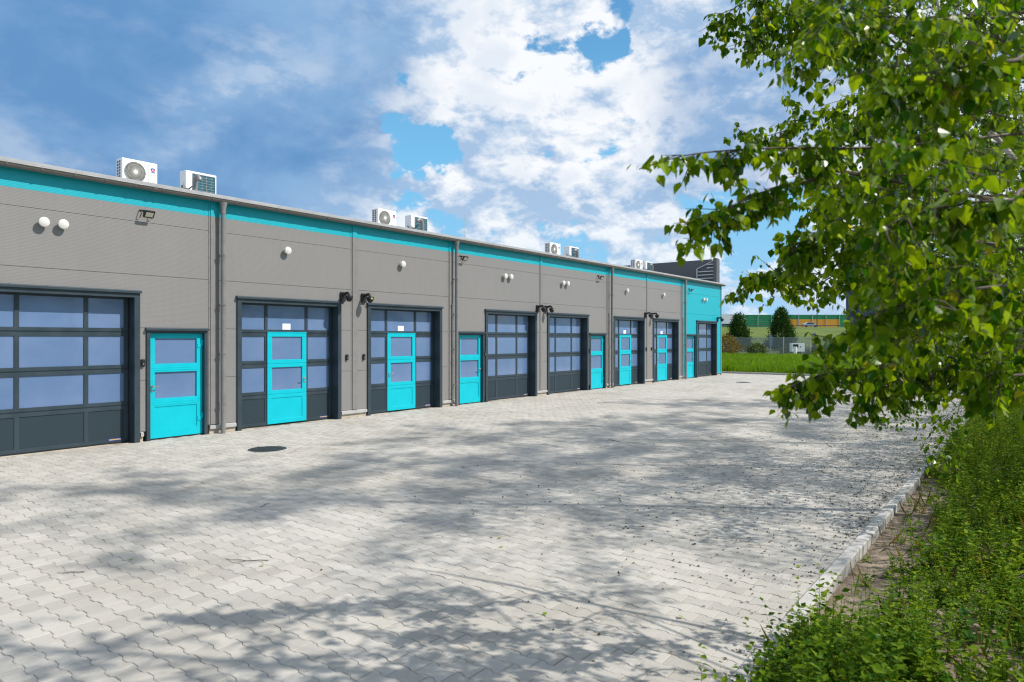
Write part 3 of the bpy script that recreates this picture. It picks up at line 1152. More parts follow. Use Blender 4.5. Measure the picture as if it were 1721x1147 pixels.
def floodlight(x, z, label, s=1.0):
    t = thing('floodlight', (x, WY, z), label, 'floodlight', 'black floodlights under the eaves')
    m = MB().box(x - .02, x + .02, WY - .012, WY - .0005, z - .02, z + .09)
    m.tube([(x - .10, WY - .012, z + .075), (x - .10, WY - .10, z - .0), (x - .10, WY - .03, z - .075)], .008, 6)
    m.tube([(x + .10, WY - .012, z + .075), (x + .10, WY - .10, z - .0), (x + .10, WY - .03, z - .075)], .008, 6)
    m.tube([(x - .10, WY - .012, z + .075), (x + .10, WY - .012, z + .075)], .008, 6)
    m.build('bracket', 'black_plastic', t)
    # head tilted downwards
    c = Vector((x + .02, WY - .145, z - .01)); up = Vector((0, -.62, .78)).normalized(); no = Vector((0, -.78, -.62)).normalized(); rx = Vector((1, 0, 0))
    def slab(hw, hh, d0, d1):
        P8 = [c + rx * a + up * b + no * e for e in (d0, d1) for b in (-hh, hh) for a in (-hw, hw)]
        return MB().add(P8, [(0, 2, 3, 1), (4, 5, 7, 6), (0, 1, 5, 4), (2, 6, 7, 3), (0, 4, 6, 2), (1, 3, 7, 5)])
    slab(.092, .070, -.028, .012).build('housing', 'black_plastic', t)
    slab(.068, .046, .0125, .015).build('lens', 'led_face', t)


for x, lb in ((6.03, 'black floodlight high on the wall above the nearest entrance door'), (15.02, 'black floodlight high beside the second downpipe'),
              (22.95, 'black floodlight high left of the third downpipe'), (31.66, 'black floodlight high on the turquoise end bay')):
    floodlight(x, 4.30, lb)


def dome_camera(x, label, mark=False):
    z = 2.97
    t = thing('dome_camera', (x, WY, z), label, 'camera', 'black wall cameras by the garage doors')
    MB().bbox(x - .07, x + .07, WY - .055, WY - .001, z - .12, z + .11, .006).build('wall_box', 'black_plastic', t)
    MB().tube([(x, WY - .05, z + .055), (x, WY - .20, z + .085), (x, WY - .245, z + .075), (x, WY - .265, z + .03)], [.040, .036, .036, .030], 10).build('arm', 'black_plastic', t, smooth=True)
    MB().lathe((x, WY - .265, z + .032), (0, 0, -1), [(.035, 0), (.085, .012), (.092, .03), (.092, .075), (.080, .085)], 20).build('housing', 'black_plastic', t, smooth=True)
    MB().lathe((x, WY - .265, z - .054), (0, 0, -1), [(.078, 0), (.074, .03), (.055, .06), (.028, .076), (.002, .08)], 20).build('dome', 'black_gloss', t, smooth=True)
    if mark:
        MB().box(x - .045, x - .005, WY - .3595, WY - .3565, z - .045, z - .012).build('seal', 'yellow_mark', t)


for x, lb, mk in ((10.68, 'black dome camera at the right corner of the second garage door', False), (11.33, 'black dome camera with yellow seal left of the third garage door', True),
                  (18.88, 'black dome camera at the right corner of the fourth garage door', False), (19.37, 'black dome camera with yellow seal left of the fifth garage door', True),
                  (26.93, 'black dome camera at the right corner of the sixth garage door', False), (27.56, 'black dome camera left of the seventh garage door', False),
                  (35.36, 'black dome camera at the turquoise corner of the building', False)):
    dome_camera(x, lb, mk)


def key_switch(x, label):
    t = thing('key_switch', (x, WY, 1.49), label, 'switch', 'small black door switches')
    MB().bbox(x - .032, x + .032, WY - .045, WY - .0005, 1.42, 1.56, .006).build('casing', 'black_plastic', t)
    MB().disc((x, WY - .0452, 1.47), (0, -1, 0), .014, .013, .006, 12).build('lock', 'steel', t)


for x, lb in ((5.99, 'small black switch box left of the nearest entrance door'), (10.81, 'small black switch box right of the second garage door'),
              (11.34, 'small black switch box left of the third garage door'), (16.075, 'small black switch box beside the second entrance door'),
              (22.265, 'small black switch box left of the third entrance door'), (27.02, 'small black switch box right of the sixth garage door'),
              (27.53, 'small black switch box left of the seventh garage door'), (32.50, 'small black switch box on the turquoise end bay')):
    key_switch(x, lb)


# air conditioning units on the roof
ACY = WY + 3.1
def ac_unit(x0, facing, label):
    w, d, h = .79, .30, .56
    zb = 5.52
    x1 = x0 + w
    t = thing('air_conditioner', (x0 + w / 2, ACY + d / 2, ry(ACY)), label, 'air conditioner', 'air conditioners standing on the roof')
    ya, yb = ACY, ACY + d
    MB().bbox(x0, x1, ya, yb, zb, zb + h, .012).build('casing', 'white_enamel', t)
    f = MB()
    for xx in (x0 + .12, x1 - .12):
        f.box(xx - .025, xx + .025, ya - .03, yb + .03, zb - .05, zb - .001)
        f.box(xx - .02, xx + .02, ya + .01, ya + .05, ry(ya) - .02, zb - .0505).box(xx - .02, xx + .02, yb - .05, yb - .01, ry(yb) - .02, zb - .0505)
    f.build('stand', 'galvanised', t)
    if facing == 'front':
        cx_, cz_ = x0 + .285, zb + .275
        MB().disc((cx_, ya - .0005, cz_), (0, -1, 0), .232, .232, .004, 36).build('fan_recess', 'fan_dark', t)
        gr = MB()
        for k in range(44):
            a = 2 * PI * k / 44
            p = [(cx_ + math.cos(a + .55 * q) * rr_, ya - .012 - .012 * (1 - q), cz_ + math.sin(a + .55 * q) * rr_) for q, rr_ in ((0, .045), (.33, .105), (.66, .165), (1, .228))]
            gr.tube(p, .0045, 4, False)
        for rr_ in (.10, .165, .23):
            gr.tube([(cx_ + math.cos(2 * PI * k / 28) * rr_, ya - .013, cz_ + math.sin(2 * PI * k / 28) * rr_) for k in range(29)], .004, 4, False)
        gr.build('fan_grille', 'grille_grey', t)
        MB().lathe((cx_, ya - .005, cz_), (0, -1, 0), [(.045, 0), (.045, .022), (.03, .028), (.001, .029)], 18).build('fan_hub', 'white_enamel', t, smooth=True)
        MB().box(x0 + .583, x0 + .589, ya - .004, ya - .0003, zb + .03, zb + h - .04).build('front_groove', 'grille_grey', t)
        lx, lz = x0 + .685, zb + .40
        a_ = MB(); b_ = MB()
        for mm, t0, t1 in ((a_, R(20), R(215)), (b_, R(215), R(375))):
            ks = [t0 + (t1 - t0) * k / 10 for k in range(11)]
            for k in range(10):
                q = [(lx + math.cos(u) * rr_ * 1.12, yq, lz + math.sin(u) * rr_ * .82) for yq in (ya - .0008, ya - .0026) for rr_, u in ((.018, ks[k]), (.048, ks[k]), (.048, ks[k + 1]), (.018, ks[k + 1]))]
                mm.add(q, [(3, 2, 1, 0), (4, 5, 6, 7), (1, 2, 6, 5), (0, 4, 7, 3)])
        a_.build('emblem_blue', 'logo_blue', t)
        b_.build('emblem_red', 'logo_red', t)
        text_mesh('brand_lettering', 'GREE', .042, 'logo_blue', t, (lx, ya - .002, lz - .062), (R(90), 0, 0), .0006, .001, 1.0)
        for a in range(7):
            for b in range(2):
                MB().box(x0 - .004, x0 - .0003, ya + .085 + b * .10, ya + .15 + b * .10, zb + .05 + a * .068, zb + .10 + a * .068).build('side_slot', 'fan_dark', t)
    else:
        MB().box(x0 + .17, x1 - .04, ya - .006, ya - .0003, zb + .03, zb + h - .05).build('coil', 'fin_blue', t)
        gr = MB()
        for k in range(6):
            xx = x0 + .17 + (w - .21) * k / 5
            gr.tube([(xx, ya - .012, zb + .03), (xx, ya - .012, zb + h - .05)], .004, 5)
        for k in range(8):
            z = zb + .04 + (h - .10) * k / 7
            gr.tube([(x0 + .17, ya - .015, z), (x1 - .04, ya - .015, z)], .003, 5)
        gr.build('coil_guard', 'grille_grey', t)
        MB().box(x0 - .003, x0 - .0003, ya + .08, ya + .14, zb + h - .13, zb + h - .09).box(x0 - .02, x0 - .0003, ya + .10, ya + .22, zb + .12, zb + .26).build('service_cover', 'white_enamel', t)
        MB().tube([(x0 - .015, ya + .15, zb + .20), (x0 - .08, ya + .05, zb + .10), (x0 + .02, ya - .10, zb + .08), (x0 + .16, ya - .16, zb + .22)], .016, 8).build('pipe_bundle', 'black_plastic', t)
    return t


for i, (xa, xb) in enumerate(((6.93, 8.40), (14.55, 16.0), (24.22, 25.73), (32.08, 33.24))):
    nm = ('leftmost pair', 'second pair from left', 'third pair from left', 'far right pair')[i]
    ac_unit(xa, 'front', 'white air conditioner with round fan grille, fan side of the ' + nm)
    ac_unit(xb, 'back', 'white air conditioner showing blue coil fins, right of the ' + nm)
    # swan neck roof vent before the coil side
    xv = xb + (.10 if i == 0 else .27)
    yv = ACY - .25
    t = thing('roof_vent', (xv, yv, ry(yv)), 'grey swan neck roof vent before the ' + nm + ' of air conditioners', 'vent', 'swan neck vents on the roof')
    zt = 5.78
    if i == 0:
        arc = [(xv, yv - .10 * (1 - math.cos(a)), zt + .10 * math.sin(a)) for a in (PI * k / 8 for k in range(9))]
    else:
        arc = [(xv - .12 * (1 - math.cos(a)), yv, zt + .12 * math.sin(a)) for a in (PI * k / 8 for k in range(8))]
    MB().tube([(xv, yv, ry(yv) - .03), (xv, yv, zt - .05)] + arc, .062, 14).build('bent_pipe', 'pipe_grey', t, smooth=True)
    MB().lathe((xv, yv, ry(yv) - .03), (0, 0, 1), [(.12, 0), (.12, .04), (.075, .12), (.066, .13)], 16).build('base_collar', 'pipe_grey', t, smooth=True)

for x, y, z1, lb in ((18.1, WY + 2.6, 6.35, 'thin lightning rod on the roof between the middle air conditioners'), (EX - .45, WY + .4, 6.85, 'thin lightning rod on the dark parapet')):
    t = thing('lightning_rod', (x, y, ry(y) if x < 30 else 6.2), lb, 'lightning rod')
    z0 = ry(y) if x < 30 else 6.15
    MB().tube([(x, y, z0), (x, y, z1)], .010, 6).build('rod', 'galvanised', t)
    MB().box(x - .08, x + .08, y - .08, y + .08, z0 - .02, z0 + .06).build('foot', 'kerb_concrete', t)

# ================================================================== BIRCHES ALONG THE VERGE
def curve_pts(p0, d0, length, n, droop, wob, rs):
    p = np.array(p0, float); d = np.array(d0, float)
    d /= np.linalg.norm(d)
    out = [p.copy()]
    st = length / n
    for i in range(n):
        d = d + np.array((0, 0, -droop)) * st + rs.normal(0, wob, 3)
        d /= np.linalg.norm(d)
        p = p + d * st
        out.append(p.copy())
    return out


def leaves_along(pts, per_m, size, rs, start=0.1, petiole=.02):
    pts = np.array(pts)
    seg = np.linalg.norm(np.diff(pts, axis=0), axis=1)
    cum = np.concatenate([[0], np.cumsum(seg)])
    n = max(2, int(cum[-1] * per_m))
    t = start * cum[-1] + (1 - start) * cum[-1] * rs.random(n)
    P_ = np.stack([np.interp(t, cum, pts[:, k]) for k in range(3)], 1)
    out = rs.normal(0, 1, (n, 3)); out[:, 2] *= .4
    out = unit(out)
    P_ = P_ + out * petiole * rs.uniform(.5, 1.6, (n, 1))
    ax = out * rs.uniform(.15, .9, (n, 1)) + np.array((0, 0, -1.0)) * rs.uniform(.45, 1.2, (n, 1))
    nm = rs.normal(0, 1, (n, 3)) + out * .5 + np.array((0, 0, .5))
    return P_, ax, nm, rs.normal(size, size * .27, n).clip(size * .42, size * 1.5)


def birch(seed, height, rmax, low, nleaf, leaf):
    """returns trunk MB, branch MB and the crown's leaf arrays, standing at the origin"""
    rs = np.random.default_rng(seed)
    tr, brn = MB(), MB()
    nseg = 14
    tp = [np.array((0, 0, -.15))]
    dr = np.array((rs.normal(0, .03), rs.normal(0, .03), 1.0))
    for i in range(nseg):
        dr = unit((dr + np.array((*rs.normal(0, .035, 2), .05)))[None])[0]
        tp.append(tp[-1] + dr * (height / nseg))
    r0 = height * .0052
    tr.tube(tp, [r0 * (1 - i / (nseg + .6)) ** .9 for i in range(nseg + 1)], 9)
    tp = np.array(tp)
    twigs = []
    nb = 46
    for b in range(nb):
        f = low + (0.97 - low) * (b + rs.random()) / nb
        k = f * nseg
        i = min(int(k), nseg - 1)
        p = tp[i] + (tp[i + 1] - tp[i]) * (k - i)
        az = b * 2.4 + rs.normal(0, .35)
        prof_ = math.sin(min(1, (1 - f) / (1 - low) * 1.15 + .10) * PI * .62) ** .8
        L = rmax * prof_ * rs.uniform(.75, 1.15) + .3
        rise = .35 + f * .7
        d0 = (math.cos(az), math.sin(az), rise)
        pts = curve_pts(p, d0, L * 1.15, 7, .42, .09, rs)
        rb = .004 + .0045 * L / rmax * (1 - f * .5)
        brn.tube(pts, [rb * (1 - j / 8.2) for j in range(8)], 5)
        for q in range(int(4 + L * 4)):
            j = rs.integers(1, 8)
            a2 = az + rs.normal(0, 1.0)
            sp = curve_pts(pts[j], (math.cos(a2), math.sin(a2), rs.uniform(-.3, .5)), rs.uniform(.35, .95), 5, 1.5, .10, rs)
            brn.tube(sp, [.0024 - .0003 * u for u in range(6)], 3, False)
            twigs.append(sp)
    L_ = sum(np.sum(np.linalg.norm(np.diff(np.array(t), axis=0), axis=1)) for t in twigs)
    dat = [leaves_along(t, nleaf / L_, leaf, rs, 0.0, .15) for t in twigs]
    return tr, brn, [np.concatenate([d[k] for d in dat]) for k in range(4)]


TREE_KINDS = []
for seed, h, rm in ((3, 14.2, 2.35), (8, 13.4, 2.2)):
    tr, brn, lv = birch(seed, h, rm, .12, 46000, .052)
    a = bpy.data.objects.new('tmp', None)
    ORG['tmp'] = (0, 0, 0)
    me_t = bpy.data.meshes.new('trunk'); me_t.from_pydata(tr.v, [], tr.f); me_t.materials.append(MATS['bark_white'])
    me_t.polygons.foreach_set('use_smooth', [True] * len(me_t.polygons))
    me_b = bpy.data.meshes.new('branches'); me_b.from_pydata(brn.v, [], brn.f); me_b.materials.append(MATS['bark_brown'])
    lvv, lff = leaf_cloud(*lv)
    me_l = raw_mesh('crown', lvv, lff); me_l.materials.append(MATS['birch_leaf_far'])
    TREE_KINDS.append((me_t, me_b, me_l))

ROW = [(9.9, -.75, 0, 20, 1.0, 'second birch from the camera, leaning over the kerb'), (12.6, -.55, 1, 140, 1.0, 'third birch from the camera along the kerb'),
       (16.2, -.9, 0, 250, .97, 'fourth birch from the camera along the kerb'), (20.4, -.6, 1, 60, .98, 'fifth birch from the camera along the kerb'),
       (25.0, -.8, 0, 310, .92, 'sixth birch from the camera along the kerb'), (30.2, -1.0, 1, 200, .72, 'smaller birch at the far end of the row')]
for x, y, k, rot, sc, lb in ROW:
    t = thing('birch_tree', (x, y, -.05), lb, 'tree', 'birches in a row along the kerb')
    t.rotation_euler = (0, 0, R(rot))
    t.scale = (sc, sc, sc)
    for nm, me in zip(('trunk', 'branches', 'crown'), TREE_KINDS[k]):
        o = link(nm, me, None, t)
        if nm == 'crown': o['kind'] = 'stuff'

# the near birch: its trunk stands right of the frame, its low branches reach over the kerb
BRANCHES = [
  [(4.45, -0.05, 3.0), (3.68, 0.3, 2.85), (3.15, 0.57, 2.75), (2.82, 0.77, 2.71), (2.61, 0.91, 2.68), (2.46, 1.06, 2.65), (2.36, 1.2, 2.6)] ,
  [(3.11, 0.63, 2.65), (2.94, 0.68, 2.6), (2.79, 0.83, 2.55), (2.69, 0.93, 2.49), (2.62, 1.02, 2.44), (2.58, 1.07, 2.4)] ,
  [(5.36, 0.57, 3.86), (5.05, 0.81, 3.97), (4.75, 1.04, 4.05), (4.56, 1.2, 4.11), (4.38, 1.35, 4.1), (4.28, 1.49, 4.05), (4.21, 1.57, 3.95)] ,
  [(4.75, 1.04, 3.98), (4.48, 1.22, 3.99), (4.34, 1.32, 3.9), (4.29, 1.39, 3.79)] ,
  [(5.86, 0.41, 3.83), (5.42, 0.65, 3.71), (5.11, 0.89, 3.6), (4.92, 1.15, 3.45), (4.7, 1.35, 3.33), (4.5, 1.53, 3.25)] ,
  [(5.46, 0.45, 2.35), (5.05, 0.64, 2.3), (4.78, 0.83, 2.32), (4.54, 0.99, 2.34), (4.41, 1.15, 2.36), (4.31, 1.28, 2.35), (4.24, 1.37, 2.32)] ,
  [(3.84, 0.41, 2.46), (3.45, 0.6, 2.42), (3.24, 0.71, 2.4), (3.16, 0.81, 2.38), (3.12, 0.86, 2.36)] ,
  [(4.71, 0.11, 1.94), (4.27, 0.35, 1.89), (3.74, 0.55, 1.83), (3.51, 0.69, 1.8), (3.33, 0.75, 1.78), (3.27, 0.83, 1.76), (3.23, 0.88, 1.74)] ,
  [(4.15, 0.34, 1.86), (3.92, 0.47, 1.8), (3.74, 0.55, 1.77), (3.69, 0.62, 1.74), (3.66, 0.65, 1.68)] ,
  [(5.86, 0.41, 2.98), (5.37, 0.72, 2.98), (5.04, 0.99, 2.93), (4.81, 1.12, 2.85), (4.75, 1.2, 2.77)] ,
  [(4.5, 0.05, 1.83), (4.24, 0.22, 1.83), (4.01, 0.35, 1.81), (3.95, 0.44, 1.76)] ,
  [(3.63, 0.04, 1.8), (3.44, 0.12, 1.82), (3.39, 0.17, 1.78)] ,
  [(3.3, -0.04, 3.0), (2.85, 0.06, 2.89), (2.63, 0.18, 2.83), (2.56, 0.27, 2.79), (2.49, 0.37, 2.73)] ,
  [(3.05, -0.03, 2.46), (2.6, 0.06, 2.38), (2.51, 0.17, 2.37), (2.42, 0.29, 2.34), (2.36, 0.38, 2.29)] ,
  [(3.43, -0.04, 2.16), (2.96, 0.08, 2.14), (2.73, 0.22, 2.11), (2.63, 0.35, 2.07), (2.6, 0.47, 2.03)] ,
  [(4.57, -0.05, 3.62), (4.12, 0.21, 3.55), (3.66, 0.49, 3.43), (3.38, 0.69, 3.28), (3.27, 0.84, 3.2)] ,
  [(4.96, -0.05, 3.31), (4.49, 0.23, 3.18), (4.19, 0.45, 3.11), (3.89, 0.68, 3.04), (3.76, 0.85, 2.96)] ,
  [(5.21, -0.06, 2.49), (4.73, 0.24, 2.44), (4.43, 0.47, 2.42), (4.13, 0.69, 2.35), (4.03, 0.82, 2.27)] ,
  [(5.46, -0.06, 1.99), (4.97, 0.26, 2.04), (4.66, 0.5, 2.06), (4.36, 0.73, 2.02), (4.2, 0.93, 1.93)] ,
]
SPRAYS = [(3.60,0.33,1.98),(4.67,0.65,2.66),(4.05,0.60,3.37),(3.20,0.38,3.10),(4.12,0.72,3.29),(2.81,0.63,3.29),(4.26,0.29,3.55),(3.51,0.44,2.92),(3.26,0.74,2.70),(4.06,0.80,3.75),(4.34,0.69,2.00),(3.94,0.33,2.73),(4.27,0.72,3.14),(3.56,0.44,3.20),(3.90,0.56,3.12),(4.63,-0.03,3.62),(3.72,0.63,3.21),(3.74,0.67,2.03),(3.17,0.56,2.02),(4.42,0.56,2.96),(3.49,0.42,2.17),(3.79,0.90,3.76),(3.25,0.35,2.57),(4.10,0.75,2.84),(4.07,0.46,1.89),(3.05,0.41,2.71),(3.34,0.67,3.29),(4.61,0.32,3.45),(2.72,0.19,2.29),(3.57,0.54,3.49),(3.19,0.52,2.59),(3.78,0.66,3.60),(2.77,0.57,3.00),(4.39,0.88,3.79),(4.58,0.35,3.76),(4.51,0.64,3.70),(2.60,0.32,2.11),(4.06,0.48,3.79),(3.05,0.43,3.24),(3.50,0.60,2.30),(4.30,0.62,3.86),(3.68,0.22,2.10),(2.46,0.61,3.04),(3.67,0.50,3.03),(3.59,0.10,2.69),(3.65,0.44,2.28),(3.51,0.51,2.98),(3.62,0.60,3.53),(3.38,0.61,3.28),(3.60,0.50,2.52),(4.28,0.75,2.26),(3.83,0.80,3.54),(4.07,-0.01,3.39),(3.89,0.49,2.76),(2.92,0.47,2.54),(3.03,0.45,2.24),(2.63,0.43,2.45),(3.16,0.37,2.87),(3.08,0.35,2.23),(4.14,0.12,1.88),(2.97,0.44,2.02),(2.49,0.43,2.84),(4.42,0.52,3.08),(3.37,0.57,2.63),(3.82,0.43,2.81),(4.08,0.72,2.04),(5.13,0.12,3.63),(4.57,0.59,3.51),(4.38,0.05,1.88),(4.26,0.90,3.67),(2.91,0.05,2.11),(3.95,0.04,3.58),(4.97,0.24,3.38),(3.02,-0.01,2.82),(3.04,0.44,2.98),(4.47,0.50,2.43),(4.13,-0.03,2.48),(2.59,0.58,3.21),(3.61,0.62,3.32),(2.97,0.28,2.45),(2.97,0.50,2.59),(3.67,0.53,2.38),(2.87,0.00,2.22),(2.76,0.58,2.53),(4.27,0.78,3.01),(5.18,-0.05,3.33),(3.56,0.02,2.26),(4.04,0.20,3.52),(3.24,-0.01,1.91),(3.92,0.73,3.51),(4.20,0.63,2.86),(4.51,0.32,2.90),(2.74,0.26,2.03),(4.36,0.51,2.17),(3.99,0.62,3.18),(3.90,0.51,2.86),(4.73,0.32,3.63),(4.09,0.24,1.96),(4.26,0.37,2.39),(3.76,0.23,3.31),(4.51,0.56,2.86),(3.99,0.13,3.61),(4.64,0.76,3.36),(3.00,0.34,2.59),(3.54,0.43,2.01),(3.34,0.45,2.35),(4.23,0.14,2.73),(2.60,0.21,2.99),(4.39,0.08,3.71),(4.06,0.38,1.90),(2.37,0.53,2.99),(3.77,0.13,2.27),(3.28,0.67,2.58),(4.27,0.91,3.72),(2.38,0.23,3.00),(3.65,0.34,2.88),(4.34,0.74,3.06),(3.35,0.87,3.60),(2.58,0.20,2.06),(4.59,0.90,2.93),(2.90,0.50,2.07),(2.91,0.41,2.15),(3.61,0.64,2.62),(3.13,0.45,3.01),(4.13,0.73,3.39),(4.01,0.67,2.59),(3.82,0.64,2.95),(2.77,0.41,2.13),(2.81,0.44,2.65),(4.31,0.73,2.84),(5.00,0.34,2.69),(4.04,0.53,2.15),(3.51,0.66,3.45),(3.69,0.15,1.98),(4.02,0.66,2.27),(4.24,0.48,3.85),(4.00,0.66,2.37),(4.26,0.89,3.72),(3.08,0.16,2.31),(3.62,0.29,2.73),(2.30,0.29,2.53),(3.87,0.50,3.55),(4.29,0.66,2.45),(4.78,0.59,2.32),(3.11,0.35,2.42),(2.69,0.02,2.98),(3.49,0.20,1.97),(4.11,0.41,3.06),(3.66,0.29,2.87),(3.06,0.60,3.26),(4.13,0.65,2.31),(3.84,0.28,2.26),(4.30,0.54,2.29),(3.06,0.74,3.40),(4.10,0.85,3.73),(3.05,0.60,3.35),(2.90,0.30,2.50),(2.39,0.12,2.45),(4.00,0.52,2.61),(4.53,0.97,3.80),(2.63,0.22,2.67),(4.26,0.02,3.33),(3.31,0.38,2.69),(4.15,0.69,3.29),(5.05,0.00,4.02),(2.88,0.22,2.05),(3.72,0.13,2.54),(2.98,0.53,3.33),(3.95,0.46,3.44),(4.67,0.71,2.08),(4.12,0.11,2.36),(4.68,0.70,2.50),(2.88,0.45,2.18),(4.39,0.63,2.31),(5.28,0.01,3.22),(3.83,0.19,3.23),(3.09,0.47,2.33),(4.89,0.21,3.73),(3.06,0.53,3.20),(2.98,0.53,2.44),(3.90,0.57,2.88),(3.92,-0.01,3.33),(3.33,0.03,2.47),(3.77,0.45,2.74),(2.88,0.62,3.30),(3.89,0.57,2.77),(4.50,0.82,3.63),(3.75,0.57,2.61),(3.61,0.49,1.91),(2.93,0.36,2.02),(3.14,0.14,2.20),(3.53,0.41,3.40),(3.76,0.63,2.90),(2.92,0.42,2.12),(3.99,0.59,1.97),(4.75,0.55,3.49),(4.84,0.22,3.50),(3.31,0.16,3.05),(3.54,0.51,2.13),(3.49,0.73,2.78),(2.64,0.02,2.50),(4.29,0.77,3.91),(4.32,0.01,2.60),(3.57,0.69,2.65),(3.96,0.67,3.03),(4.31,0.69,2.66),(3.19,0.16,2.03),(3.40,0.55,1.95),(3.64,0.62,2.28),(4.07,0.49,2.42),(3.43,0.61,3.51),(4.36,0.46,2.58),(3.54,0.47,2.28),(3.56,0.55,2.58),(4.05,0.47,2.96),(3.95,0.34,2.98),(3.47,-0.01,2.09),(3.24,0.05,3.10),(3.58,0.40,2.56),(3.99,0.03,2.66),(2.92,0.46,1.94),(3.64,0.42,3.02),(2.91,0.34,3.18),(3.99,0.16,2.31),(3.13,0.42,1.92),(3.49,0.48,1.99),(4.87,0.34,2.67),(3.41,0.47,2.72),(3.77,0.25,2.22),(2.83,0.59,3.19),(2.65,0.35,2.84),(3.04,0.31,1.92),(3.38,0.78,3.55),(3.64,0.45,2.63),(3.59,0.65,3.00)]

rs = np.random.default_rng(21)
NT0 = (5.0, -1.15, -.05)
nb_t = thing('birch_tree', NT0, 'nearest birch, its leafy low branches hanging across the right of the view', 'tree', 'birches in a row along the kerb')
trunk_pts = [(5.0, -1.15, -.15), (4.98, -1.12, .8), (4.93, -1.06, 1.8), (4.90, -.98, 2.8), (4.92, -.90, 3.8), (4.98, -.86, 5.0), (5.02, -.85, 6.4), (5.0, -.88, 8.0), (5.02, -.9, 9.6)]
MB().tube(trunk_pts, [.062, .058, .052, .046, .040, .032, .024, .014, .005], 12).build('trunk', 'bark_white', nb_t, smooth=True)
# a pale second stem that leans into the view
MB().tube([(5.0, -1.1, .4), (5.3, -.75, 1.4), (5.62, -.30, 2.4), (5.85, .12, 3.2), (6.0, .35, 3.6), (6.2, .58, 4.4), (6.3, .7, 5.4)], [.018, .018, .018, .018, .018, .010, .004], 10).build('stem', 'bark_white', nb_t, smooth=True)
TP = np.array(trunk_pts[2:])
bm_ = MB()
leafdat = []


def spray(p, d, L, size, per_m=52, kids=2):
    pts = curve_pts(p, d, L, 6, 1.3, .07, rs)
    bm_.tube(pts, [.0030 - .00035 * i for i in range(7)], 4, False)
    leafdat.append(leaves_along(pts, per_m, size, rs, .02))
    for _ in range(kids):
        j = rs.integers(1, 5)
        q = unit((np.array(d) + rs.normal(0, .7, 3) + np.array((0, 0, -.5)))[None])[0]
        k = curve_pts(pts[j], q, L * rs.uniform(.35, .7), 4, 1.8, .08, rs)
        bm_.tube(k, [.0022 - .0003 * i for i in range(5)], 3, False)
        leafdat.append(leaves_along(k, per_m, size, rs, .05))


def smooth_path(w, n=6):
    w = np.array(w, float)
    out = []
    for i in range(len(w) - 1):
        p0, p1, p2, p3 = w[max(i - 1, 0)], w[i], w[i + 1], w[min(i + 2, len(w) - 1)]
        for k in range(n):
            t = k / n
            out.append(.5 * ((2 * p1) + (-p0 + p2) * t + (2 * p0 - 5 * p1 + 4 * p2 - p3) * t * t + (-p0 + 3 * p1 - 3 * p2 + p3) * t ** 3))
    out.append(w[-1])
    return out


for bi, way in enumerate(BRANCHES):
    start = np.array(way[0])
    # reach back to the trunk
    zt = max(1.2, start[2] - .55)
    tpz = np.array([np.interp(zt, TP[:, 2], TP[:, k]) for k in range(3)])
    path = smooth_path([tpz, tpz * .55 + start * .45 + np.array((0, 0, .10))] + list(way), 5)
    nP = len(path)
    bm_.tube(path, [.0022 + .010 * (1 - i / nP) ** 1.5 for i in range(nP)], 6)
    pa = np.array(path)
    i0 = int(nP * .30)
    tipdir = unit((pa[-1] - pa[-6])[None])[0]
    sparse = bi == 0
    i = i0
    while i < nP - 1:
        fr_ = i / nP
        if sparse and fr_ > .86:
            # the bare tip with its few single leaves
            leafdat.append(leaves_along([pa[i], pa[min(i + 1, nP - 1)]], 24, .052, rs, 0, .035))
            i += 1
            continue
        d = tipdir * rs.uniform(.3, 1.0) + rs.normal(0, .55, 3) + np.array((0, 0, -.25))
        dist = np.linalg.norm(pa[i] - np.array((0, 0, 1.955)))
        spray(pa[i], d, rs.uniform(.035, .075) * dist * (1.15 - fr_ * .5), rs.uniform(.035, .045), 54, 1 if fr_ > .6 else 2)
        if fr_ > .5 and not (sparse and fr_ > .78):
            spray(pa[i], d + rs.normal(0, .8, 3), rs.uniform(.03, .06) * dist, rs.uniform(.038, .048), 56, 1)
        i += 1
    leafdat.append(leaves_along(pa[-6:], 38, .048, rs, .2))
for p in SPRAYS:
    p = np.array(p)
    d = np.array((-.35, .55, -.15)) + rs.normal(0, .55, 3)
    spray(p - unit(d[None])[0] * .12, d, rs.uniform(.20, .40), rs.uniform(.034, .046), 50, 2)
    # thin carrying shoot back towards the stem
    if rs.random() < .6: continue
    q = np.array([np.interp(max(1.3, p[2] - .3), TP[:, 2], TP[:, k]) for k in range(3)])
    e = p + (q - p) * min(1, .9 / max(.01, np.linalg.norm(q - p))) + np.array((0, 0, -.05))
    bm_.tube([p - unit(d[None])[0] * .12, (p + e) / 2 + rs.normal(0, .03, 3), e], [.0016, .002, .0026], 3, False)
# upper crown, above the picture
for k in range(170):
    f = rs.random() ** .8
    z = 4.6 + 5.2 * f
    rad = (1.75 * math.sin(PI * (.30 + .68 * f))) * math.sqrt(rs.random())
    az = rs.random() * 2 * PI
    c_ = np.array([np.interp(z, TP[:, 2], TP[:, q]) for q in range(2)])
    p = np.array((c_[0] + math.cos(az) * rad - .35, c_[1] + math.sin(az) * rad, z))
    if p[0] + .585 * p[1] > 4.75: continue
    d = np.array((math.cos(az), math.sin(az), .1))
    spray(p, d, rs.uniform(.35, .6), .052, 40, 2)
    b0 = np.array((c_[0], c_[1], z - rad * .5))
    if k % 2 == 0: bm_.tube([b0, (b0 + p) / 2 + np.array((0, 0, .15)), p], [.010, .006, .003], 4, False)
bm_.build('branches', 'bark_brown', nb_t, smooth=True)
ld = [np.concatenate([d[k] for d in leafdat]) for k in range(4)]
